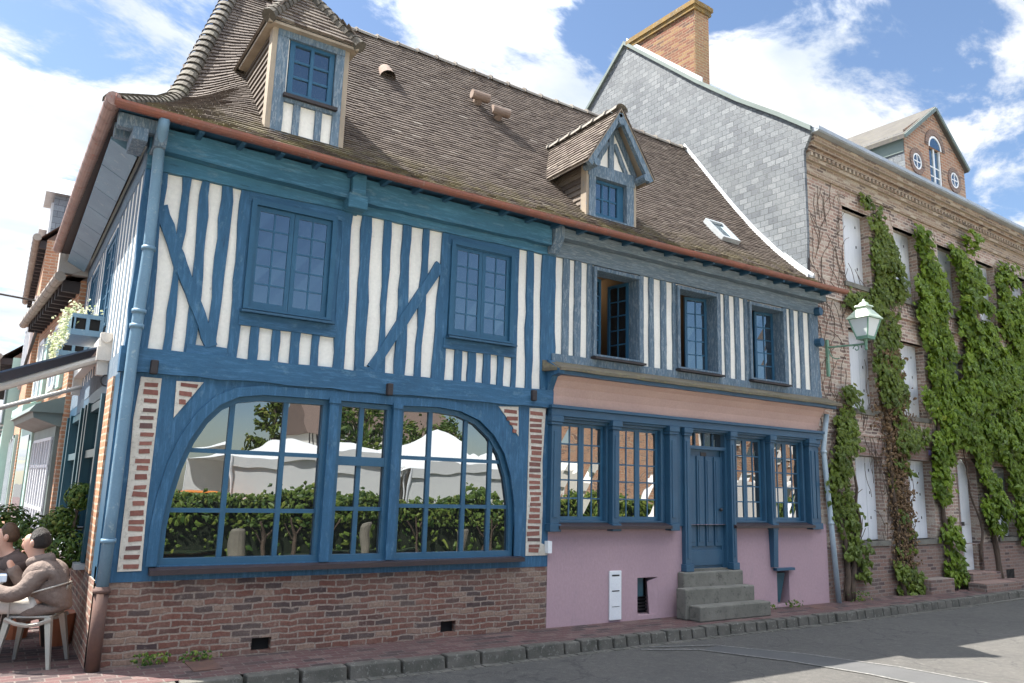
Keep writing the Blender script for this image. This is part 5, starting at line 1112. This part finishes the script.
def flower_box(y, z, label):
    t = thing('flower_box', label, 'flower box', (-.13,y,z), 0, 'flower boxes on the side-street wall')
    b = MB(); L_ = .95
    b.box(-.34, 0, 0, L_, -.02, 0)
    for a, c in ((-.34,-.30),(-.19,-.15),(-.04,0)): b.box(a, c, 0, .03, 0, .24); b.box(a, c, L_-.03, L_, 0, .24)
    for a, c in ((.0,.05),(.19,.24)): b.box(-.34,0,-.001,.031,a,c); b.box(-.34,0,L_-.03,L_,a,c); b.box(-.341,-.31,0,L_,a,c)
    b.box(-.34,-.32,0,L_,.05,.19); obj('box', b, 'pipe_blue', t)
    b = MB(); b.box(-.30,-.02,.03,L_-.03,0,.2); obj('liner', b, 'dark', t)
    b = MB()
    for _ in range(420):
        p = Vector((random.gauss(-.26,.10), random.uniform(-.02,L_+.05), random.gauss(.28,.07)))
        if random.random() < .45: p.x = -.36-random.random()*.07; p.z = random.uniform(-.12,.3)
        leaf(b, p, Vector((rnd(1)-.4,rnd(1),random.random()+.2)), random.uniform(.03,.06), random.random())
    obj('flowers', b, 'flower', t, recalc=False)
flower_box(2.1, 3.42, 'blue slatted flower box with trailing yellow-white flowers, nearer the corner')
flower_box(4.1, 3.42, 'second blue flower box of trailing flowers, farther along the side wall')
sg = thing('sign_bracket', 'thin wrought-iron sign bracket with scrolls high over the side street', 'sign bracket', (-.65,12.2,5.6))
b = MB(); b.tube([(0,0,.05),(-2.6,-.4,.15)], .022, 6)
for dx in (-1.2,-1.9):
    for s2 in (1,-1): b.tube([(dx+.14*math.cos(t_)*(1-t_/9), -.3, .12+s2*(.17+.14*math.sin(t_)*(1-t_/9))) for t_ in [i*.45 for i in range(15)]], .012, 5)
obj('iron_bar', b, 'black', sg)

# ============================================================ POTTED TREES
def topiary(px, py, Y, balls, label):
    c = at(px, py, Y); t = thing('topiary_tree', label, 'potted tree', (c.x, c.y, 0), 0, 'clipped shrubs by the cafe')
    b = MB(); b.lathe([(.001,0),(.14,0),(.19,.32),(.17,.32),(.001,.28)], 0, 0, 16); obj('pot', b, paint('terracotta', (.45,.16,.08)), t)
    b = MB(); zt_ = max(q[2] for q in balls); b.tube([(0,0,.25),(balls[0][0]*.5,0,zt_*.6),(balls[-1][0],balls[-1][1],zt_)], .018, 7); obj('trunk', b, 'bark', t)
    b = MB()
    for (bx, by, bz, r_) in balls:
        for _ in range(int(2600*r_)):
            d_ = Vector((random.gauss(0,1),random.gauss(0,1),random.gauss(0,1))).normalized(); leaf(b, Vector((bx,by,bz))+d_*r_*random.uniform(.72,1.08), d_+Vector((0,0,.3)), random.uniform(.035,.06), random.random())
    obj('foliage', b, 'topiary', t, recalc=False)
topiary(66, 560, 1.35, [(.0,0,.95,.22),(-.08,.1,1.25,.17),(.06,.0,1.52,.15)], 'clipped shrub of stacked balls behind the seated person')
topiary(22, 560, 1.9, [(.12,0,1.05,.25),(.0,.2,.8,.22)], 'bushy potted shrub left of the seated couple')
topiary(2, 560, 2.4, [(.0,0,1.15,.24)], 'round potted shrub at the left frame edge')
# black handrail
rl = thing('handrail', 'black iron barrier rail behind the cafe table', 'railing', (-.75,2.6,0))
b = MB(); b.tube([(-1.6,-.2,1.08),(.2,.0,1.10)], .02, 6); b.tube([(-1.6,-.2,.92),(.2,.0,.94)], .016, 6)
for x in (-1.5,-.9,-.3,.2): b.tube([(x,-.1,0),(x,-.1,1.08)], .014, 6)
b.tube([(.2,0,1.1),(.62,-1.2,1.18)], .02, 6); obj('rail', b, 'black', rl)

# ============================================================ CHAIRS, TABLE, PEOPLE
MT['chair_metal'] = paint('cream_metal', (.42,.39,.33), (.32,.31,.29), scale=4, rough=.35, metal=.3, bumps=.05)
MT['chair_dark'] = paint('dark_metal', (.12,.11,.10), (.08,.07,.07), scale=4, rough=.4, metal=.5, bumps=.05)
def chair(name_label, loc, rz, mat):
    t = thing('cafe_chair', name_label, 'chair', loc, rz, 'metal cafe chairs')
    b = MB(); b.hexa([(-.19,-.18,.435),(.18,-.17,.435),(.18,.17,.435),(-.19,.18,.435),(-.19,-.18,.455),(.18,-.17,.455),(.18,.17,.455),(-.19,.18,.455)]); obj('seat', b, mat, t, bevel=.015)
    for sx in (-1, 1):
        for sy in (-1, 1):
            b = MB(); x0, y0 = sx*.17, sy*.16; x1, y1 = sx*.235, sy*.22
            b.hexa([(x1-.014,y1-.016,0),(x1+.014,y1-.016,0),(x1+.014,y1+.016,0),(x1-.014,y1+.016,0),(x0-.035,y0-.03,.44),(x0+.02,y0-.03,.44),(x0+.02,y0+.03,.44),(x0-.035,y0+.03,.44)]); obj('leg', b, mat, t)
    b = MB(); b.tube([(-.2,-.19,.43),(-.10,-.195,.39),(.0,-.2,.375),(.1,-.195,.39),(.2,-.19,.43)], .02, 6); b.tube([(-.2,.19,.43),(-.10,.195,.39),(.0,.2,.375),(.1,.195,.39),(.2,.19,.43)], .02, 6); obj('apron', b, mat, t)
    b = MB(); r_ = []
    for i in range(15):
        a = -math.pi/2+math.pi*i/14; r_.append((.05+.20*math.cos(a), .23*math.sin(a), .68+.06*math.cos(a)))
    b.tube([(-.17,-.20,.45),(-.16,-.22,.62)]+r_+[(-.16,.22,.62),(-.17,.20,.45)], .008, 7); obj('arm_rail', b, mat, t)
    b = MB(); b.hexa([(.17,-.06,.45),(.185,-.06,.45),(.185,.06,.45),(.17,.06,.45),(.25,-.06,.72),(.262,-.06,.72),(.262,.06,.72),(.25,.06,.72)]); obj('back_splat', b, mat, t)
    return t
P1 = Vector((-.52, .42, 0)); P2 = Vector((-.60, 1.02, 0)); YR = R(-24)
chair('cream metal armchair under the person in the taupe coat', P1, YR, 'chair_metal')
chair('dark metal chair half hidden behind the nearer seated person', P2, R(5), 'chair_dark')
def skin(name, verts, edges, radii, mat, parent, root=0, sub=2, label=None):
    me = bpy.data.meshes.new(name); me.from_pydata(verts, edges, []); o = bpy.data.objects.new(name, me); col.objects.link(o)
    sm = o.modifiers.new('skin', 'SKIN'); sm.use_smooth_shade = True
    for i, r_ in enumerate(radii):
        rr = r_ if isinstance(r_, tuple) else (r_, r_); me.skin_vertices[0].data[i].radius = rr; me.skin_vertices[0].data[i].use_root = (i == root)
    ss = o.modifiers.new('sub', 'SUBSURF'); ss.levels = sub; ss.render_levels = sub
    me.materials.append(MT[mat] if isinstance(mat, str) else mat); o.parent = parent
    if label: o['label'] = label
    return o
def chain(lists):
    vs, es, rs = [], [], []; key = {}
    for ch_ in lists:
        prev = None
        for (x, y, z, r_) in ch_:
            kk = (round(x,3), round(y,3), round(z,3))
            if kk not in key: key[kk] = len(vs); vs.append((x,y,z)); rs.append(r_)
            i = key[kk]
            if prev is not None and prev != i: es.append((prev, i))
            prev = i
    return vs, es, rs
MT['skin'] = flat('skin', (.52,.30,.22), .55); MT['coat'] = paint('taupe_coat', (.215,.165,.14), (.14,.105,.09), scale=7, rough=.95, fine=11, bumps=1.0)
MT['hair_dark'] = paint('dark_hair', (.030,.021,.017), (.010,.008,.007), scale=22, stretch=(1,1,3), rough=.55, fine=60, bumps=1.0); MT['hair_brown'] = paint('brown_hair', (.10,.055,.03), (.06,.035,.02), scale=40, rough=.6, fine=120, bumps=.8)
MT['trousers'] = paint('cream_trousers', (.62,.58,.52), (.55,.5,.45), scale=5, rough=.9); MT['shoe'] = paint('black_shoe', (.02,.02,.022), (.015,.015,.018), scale=6, rough=.6); MT['coat2'] = paint('brown_jacket', (.10,.07,.06), (.07,.05,.045), scale=5, rough=.9)
# local frame: the person faces -x, seat top at z .46
def person(label, loc, rz, mcoat, mhair, mtr, arm_near, arm_far, hood=True):
    t = thing('person', label, 'person', loc, rz)
    S = .46
    v, e, r_ = chain([[(.06,0,S+.12,.09),(.06,0,S+.26,.10),(.02,0,S+.38,.115),(-.04,0,S+.46,.075),(-.075,0,S+.52,.065),(-.105,0,S+.585,(.080,.095)),(-.110,0,S+.655,(.088,.112)),(-.090,0,S+.72,(.07,.09))],
      [(.06,0,S+.12,.09),(-.02,-.10,S+.09,.085),(-.25,-.11,S+.08,.07),(-.44,-.12,S+.05,.058),(-.42,-.12,S-.16,.05),(-.38,-.12,.07,.035),(-.46,-.12,.045,.032),(-.55,-.12,.04,.028)],
      [(.06,0,S+.12,.09),(-.02,.10,S+.09,.085),(-.25,.11,S+.08,.07),(-.46,.12,S+.05,.058),(-.50,.12,S-.16,.05),(-.50,.12,.07,.035),(-.58,.12,.045,.032),(-.66,.12,.04,.028)],
      [(.02,0,S+.38,.115),(.02,-.17,S+.38,.06),*arm_near],[(.02,0,S+.38,.115),(.02,.17,S+.38,.06),*arm_far]])
    body = skin('body', v, e, r_, 'skin', t)
    b = MB(); dz = S-.055
    b.hexa([(-.216,-.014,dz+.668),(-.195,-.022,dz+.635),(-.195,.022,dz+.635),(-.216,.014,dz+.668),(-.205,-.009,dz+.715),(-.19,-.012,dz+.73),(-.19,.012,dz+.73),(-.205,.009,dz+.715)])
    for sy in (-1, 1): b.ball((-.196,sy*.036,dz+.722), .011, 8, 6); b.ball((-.092,sy*.088,dz+.695), .024, 8, 6, 1.5)
    b.tube([(-.196,-.026,dz+.612),(-.204,0,dz+.614),(-.196,.026,dz+.612)], .008, 6)
    obj('face', b, 'skin', t, smooth=True)
    def fat(seq, k=.014): return [(x,y,z,(q[0]+k,q[1]+k) if isinstance(q,tuple) else q+k) for x,y,z,q in seq]
    v, e, r2 = chain([[(.08,0,S-.10,(.20,.25)),(.06,0,S+.0,(.22,.25)),(.07,0,S+.12,(.21,.23)),(.06,0,S+.26,(.185,.21)),(.02,0,S+.38,(.165,.175)),(-.03,0,S+.455,.12),(-.05,0,S+.49,.10)],
       [(.02,0,S+.38,(.165,.175)),(.02,-.17,S+.38,.10),*fat(arm_near[:-1], .030)],[(.02,0,S+.38,(.165,.175)),(.02,.17,S+.38,.10),*fat(arm_far[:-1], .026)],
       [(.06,0,S+.0,(.22,.25)),(-.14,-.10,S+.03,(.14,.14))],[(.06,0,S+.0,(.22,.25)),(-.14,.10,S+.05,(.12,.12))]])
    skin('coat', v, e, r2, mcoat, t)
    v, e, r3 = chain([[(.05,0,S+.08,.13),(-.04,-.10,S+.08,.095),(-.25,-.11,S+.08,.082),(-.44,-.12,S+.05,.072),(-.425,-.12,S-.16,.066),(-.385,-.12,.12,.055)],[(.05,0,S+.08,.13),(-.04,.10,S+.08,.095),(-.25,.11,S+.08,.082),(-.46,.12,S+.05,.072),(-.50,.12,S-.16,.066),(-.50,.12,.12,.055)]])
    skin('trousers', v, e, r3, mtr, t)
    for dx, dy in ((-.385,-.12),(-.505,.12)):
        v, e, r4 = chain([[(dx+.03,dy,.05,.045),(dx-.06,dy,.048,.045),(dx-.17,dy,.038,.036)]]); s2 = skin('shoe', v, e, r4, 'shoe', t)
        b = MB(); b.box(dx-.215, dx+.08, dy-.045, dy+.045, 0, .022); obj('sole', b, 'white', t, bevel=.01)
    v, e, r5 = chain([[(-.040,0,S+.575,(.095,.08)),(-.048,0,S+.655,(.118,.10)),(-.078,0,S+.715,(.112,.10)),(-.135,0,S+.735,(.075,.07))]]); skin('hair', v, e, r5, mhair, t)
    if hood:
        v, e, r6 = chain([[(-.12,-.07,S+.46,.045),(-.02,-.11,S+.48,.06),(.07,0,S+.48,.085),(-.02,.11,S+.48,.06),(-.12,.07,S+.46,.045)]]); skin('hood', v, e, r6, mcoat, t)
    # fingers on the near hand
    hx, hy, hz, _ = arm_near[-1]; fg = []
    for i in range(4): fg.append([(hx,hy,hz,.024),(hx-.035,hy+(i-1.5)*.018,hz-.002,.010),(hx-.065-.004*(i%2),hy+(i-1.5)*.020,hz-.012,.0085),(hx-.085,hy+(i-1.5)*.019,hz-.028,.0075)])
    fg.append([(hx,hy,hz,.024),(hx-.01,hy-.035,hz+.004,.012),(hx-.045,hy-.045,hz-.004,.0095)])
    v, e, r7 = chain(fg); skin('hand', v, e, r7, 'skin', t)
    return t
person('person in a taupe coat with dark short hair seated sideways at the cafe table', P1, YR, 'coat', 'hair_dark', 'trousers',
       [(-.04,-.24,.46+.22,.055),(-.18,-.24,.46+.18,.05),(-.38,-.20,.46+.25,.032),(-.46,-.19,.46+.27,.028)],
       [(-.08,.22,.46+.20,.05),(-.24,.16,.46+.24,.042),(-.33,.10,.46+.42,.032),(-.35,.08,.46+.47,.028)])
person('person with brown hair leaning on the table behind the one in the taupe coat', P2+Vector((-.16,0,.02)), R(5), 'coat2', 'hair_brown', 'trousers',
       [(-.04,-.22,.46+.24,.05),(-.26,-.16,.46+.34,.042),(-.38,-.08,.46+.46,.032),(-.42,-.06,.46+.50,.028)],
       [(-.04,.22,.46+.24,.05),(-.22,.2,.46+.28,.042),(-.36,.16,.46+.29,.032),(-.42,.15,.46+.29,.028)], hood=False)
tb = thing('cafe_table', 'small white cafe table cut by the left frame edge', 'table', (-1.12,.75,0))
b = MB(); b.lathe([(.001,.70),(.30,.70),(.31,.715),(.30,.73),(.001,.73)], 0, 0, 24); obj('tabletop', b, 'white', tb); b = MB(); b.lathe([(.001,.0),(.2,.0),(.2,.02),(.03,.05),(.025,.7)], 0, 0, 16); obj('pedestal', b, 'black', tb)
b = MB(); b.box(-.98,-.80,.55,.72,.732,.80); tag(obj('napkin_box', b, flat('pale_blue_box', (.5,.6,.72)), bevel=.01), 'pale blue box on the cafe table', 'box')
b = MB(); b.lathe([(.001,.732),(.035,.732),(.042,.82),(.036,.82),(.03,.745)], -1.0, .9, 14); tag(obj('coffee_cup', b, 'white', smooth=True), 'white cup on the cafe table', 'cup')

# weeds along the wall foot
def weed(x, y, r_, n_, label):
    b = MB()
    for _ in range(n_):
        p = Vector((x+random.gauss(0,r_), y-abs(random.gauss(0,r_*.4)), random.random()*r_*1.2)); leaf(b, p, Vector((rnd(1),-1,random.random()+.3)), random.uniform(.02,.05), random.random())
    tag(obj('weed', b, 'leaf_hedge', recalc=False), label, 'weed', 'weeds at the foot of the walls')
weed(.42,-.06,.09,60,'taller tuft of weeds at the brick plinth near the corner'); weed(.85,-.06,.08,45,'second tuft of weeds along the brick plinth'); weed(9.9,-.1,.09,60,'weeds growing below the cellar opening right of the steps'); weed(9.3,-.12,.06,30,'small weeds between the steps and the cellar opening')
weed(11.6,-.12,.14,60,'weeds at the foot of the leftmost creeper')

# ============================================================ THE SQUARE BEHIND THE PHOTOGRAPHER (seen in the window panes)
hd = thing('hedge', 'long clipped hedge across the road, reflected in the shop window', 'hedge', (5,-11.2,0))
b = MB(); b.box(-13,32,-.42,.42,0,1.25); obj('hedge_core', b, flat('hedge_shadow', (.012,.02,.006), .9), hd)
b = MB()
for _ in range(14000):
    x = random.uniform(-13,32); s2 = random.random(); z = random.uniform(.75,1.42) if random.random() < .86 else random.uniform(0,.9); y = .42+random.gauss(.08,.06)
    if s2 < .35: z = 1.30+random.gauss(0,.10)+.1*math.sin(x*1.3); y = rnd(.5)
    leaf(b, Vector((x,y,z)), Vector((rnd(1),1,random.random()*1.2)), random.uniform(.09,.17), random.random())
obj('foliage', b, 'leaf_hedge', hd, recalc=False)
def marquee(x, y, w, d_, he, hp_, label, peaks=1):
    t = thing('marquee', label, 'marquee', (x,y,0), 0, 'white marquees on the square')
    for k in range(peaks):
        x0 = k*w; b = MB(); b.add([(x0,0,he),(x0+w,0,he),(x0+w,-d_,he),(x0,-d_,he),(x0+w/2,-d_/2,hp_)], [(0,1,4),(1,2,4),(2,3,4),(3,0,4)]); b.box(x0,x0+w,-.02,0,he-.35,he); obj('canopy', b, 'canvas_white', t)
        for q in ((x0,0),(x0+w,0),(x0,-d_),(x0+w,-d_)): b = MB(); b.tube([(q[0],q[1],0),(q[0],q[1],he)], .04, 6); obj('pole', b, 'white', t)
    b = MB(); b.box(0, w*peaks, -d_, -d_+.03, 0, he)
    for i in range(int(w*peaks/.5)): b.hexa([(i*.5,-.08,0),(i*.5+.5,-.08+rnd(.05),0),(i*.5+.5,-.05,0),(i*.5,-.05,0),(i*.5,-.08,he-.1),(i*.5+.5,-.08,he-.1),(i*.5+.5,-.05,he-.1),(i*.5,-.05,he-.1)])
    obj('side_wall', b, 'canvas_white', t)
    return t
q = at(236, 470, 15.0); marquee(q.x,-15,5.3,6,2.55,3.15,'white pitched marquee behind the hedge, nearest the corner',1)
q = at(408, 470, 14.2); marquee(q.x,-14.2,3.7,3.7,2.45,3.6,'white peaked marquee behind the hedge, farther along',2)
marquee(-9,-17,4,4,2.4,3.6,'white peaked marquee on the far left of the square')
def tree(x, y, h, r_, mat, label, conifer=False, n_=3000):
    t = thing('tree', label, 'tree', (x,y,0), 0, 'trees on the square'); b = MB()
    b.tube([(0,0,0),(.1,0,h*.35),(0,.1,h*.7),(0,0,h*.95)], [.2,.15,.1,.03], 8); tips = []
    for i in range(14):
        a = i*2.4; z = h*(.35+.6*i/14); l = r_*(1-(i/14)*.75 if conifer else .9-.3*abs(i/14-.4)); e = (math.cos(a)*l, math.sin(a)*l, z+(.1 if conifer else .5)); b.tube([(0,0,z-.3),e], [.05,.015], 5); tips.append((e, l, z))
    obj('trunk', b, 'bark', t); b = MB()
    for _ in range(n_):
        e, l, z = random.choice(tips); f = random.random()**.6; p = Vector((e[0]*f, e[1]*f, lerp(z-.3, e[2], f)))+Vector((random.gauss(0,.22),random.gauss(0,.22),random.gauss(0,.18 if conifer else .35)))*(r_/2)
        leaf(b, p, Vector((rnd(1),rnd(1),random.random())), random.uniform(.12,.24), random.random())
    obj('crown', b, mat, t, recalc=False); return t
q = at(268, 440, 22); tree(q.x,-22,6.0,1.2,'leaf_dark','dark spreading conifer on the square, reflected in the arched window',True,1500)
q = at(362, 440, 19); tree(q.x,-19,4.9,1.3,'leaf_hedge','broad leafy tree on the square behind the marquee',False,1500)
q = at(430, 450, 26); tree(q.x,-26,4.8,1.6,'leaf_hedge','leafy tree at the back of the square, between two marquees',False,2600)
for i, (px, lab) in enumerate(((238,'grey bollard by the hedge, reflected in the left light of the arched window'),(362,'grey bollard by the hedge, reflected in the narrow middle light'),(467,'grey bollard by the hedge, reflected in the right light'))):
    q = at(px, 540, 9.9); b = MB(); b.lathe([(.13,0),(.15,.74),(.13,.80),(.001,.81)], 0, 0, 14); o = tag(obj('bollard', b, 'bollard_wood' if 'bollard_wood' in MT else MT.setdefault('bollard_wood', paint('bollard_wood', (.22,.20,.16),(.15,.135,.11),scale=5,rough=.9)), smooth=False), lab, 'bollard', 'stone bollards along the hedge'); o.location = (q.x, -9.9, -.12)
for px in (262, 290, 330, 420, 490):
    q = at(px, 530, 10.7); b = MB(); b.tube([(0,0,-.1),(.05,0,.4),(-.04,.05,.9)], [.05,.04,.03], 7); b.tube([(.05,0,.4),(.25,.05,.8)], .02, 5); b.tube([(.0,0,.3),(-.25,.05,.75)], .02, 5); o = obj('stem', b, 'bark', hd); o.location = (q.x-5, .52, 0)
def square_house(x, y, w, d_, h, mat, roofm, label, rz=0, timber=False):
    t = thing('townhouse', label, 'house', (x,y,0), rz, 'houses around the square'); b = MB(); b.box(0,w,-d_,0,0,h); obj('wall', b, mat, t)
    b = MB(); b.prism([(.3,h),(-d_/2,h+d_*.5),(-d_-.3,h)], -.3, w+.3, 'yz'); obj('roof', b, roofm, t)
    for i in range(int(w/2)):
        for z in (.9, 3.5, 6):
            if z+1.5 > h: continue
            b = MB(); b.box(.5+i*2, 1.5+i*2, .0, .04, z, z+1.5); wo = obj('window', b, 'white', t); b = MB(); b.box(.58+i*2,1.42+i*2,.04,.05,z+.08,z+1.42); obj('pane', b, 'glass_up', wo)
    if timber:
        b = MB()
        for i in range(int(w/.5)): b.box(i*.5, i*.5+.14, .0, .03, 2.8, h)
        b.box(0,w,.0,.05,2.6,2.85); obj('timber', b, 'dark_wood', t)
    return t
square_house(-26,-62,16,8,5.5,'brick_orange_x','tile_flat','brick house on the left back of the square')
square_house(-4,-66,14,8,5,'plaster','slate_x','pale rendered house at the back of the square')
square_house(24,-15.5,12,8,6.5,'brick_orange_x','tile_flat','brick house across the road from the brick town house')
square_house(37,-14,10,8,6,'plaster','tile_flat','half-timbered house across the road, farther right',0,True)
square_house(22,-58,13,8,6,'plaster','tile_flat','timbered house at the right back of the square',0,True)
# parked vehicles
def car(x, y, rz, c, label, van=False):
    t = thing('parked_van' if van else 'parked_car', label, 'van' if van else 'car', (x,y,-.12), rz, 'vehicles parked by the square'); mc = paint('car_paint', c, c, rough=.25, bumps=0, spec=.6)
    prof = [(-2.1,.35),(-2.15,.8),(-1.9,1.0),(-1.3,1.08),(-.7,1.52),(.9,1.55),(1.7,1.1),(2.1,1.0),(2.15,.4)] if not van else [(-2.5,.35),(-2.55,1.0),(-2.1,1.2),(-1.5,2.0),(-1.2,2.2),(2.5,2.2),(2.55,.4)]
    b = MB(); b.prism(prof, -.85, .85); obj('body', b, mc, t, bevel=.08)
    b = MB(); wp_ = [(-1.15,1.08),(-.65,1.46),(.85,1.49),(1.4,1.1)] if not van else [(-1.95,1.25),(-1.45,1.95),(-.7,2.0),(-.7,1.3)]
    b.prism(wp_, -.862, .862); obj('window', b, 'glass', t)
    wx = (-1.35,1.35) if not van else (-1.7,1.6)
    for xx in wx:
        for yy in (-.8,.8): b = MB(); b.tube([(xx,yy-.09,.32),(xx,yy+.09,.32)], .32, 18); w_ = obj('wheel', b, 'black', t); b = MB(); b.tube([(xx,yy-.1,.32),(xx,yy+.1,.32)], .18, 14); obj('rim', b, 'zinc', w_)
    return t
q = at(180, 520, 15); car(q.x,-15.2,0,(.75,.24,.03),'orange car parked beyond the hedge')
q = at(645, 470, 9.3); car(17.5,-8.8,0,(.75,.76,.78),'white van parked across the road from the pink shopfront',True)
car(25,-9.0,0,(.6,.62,.66),'silver car parked across the road behind the white van')
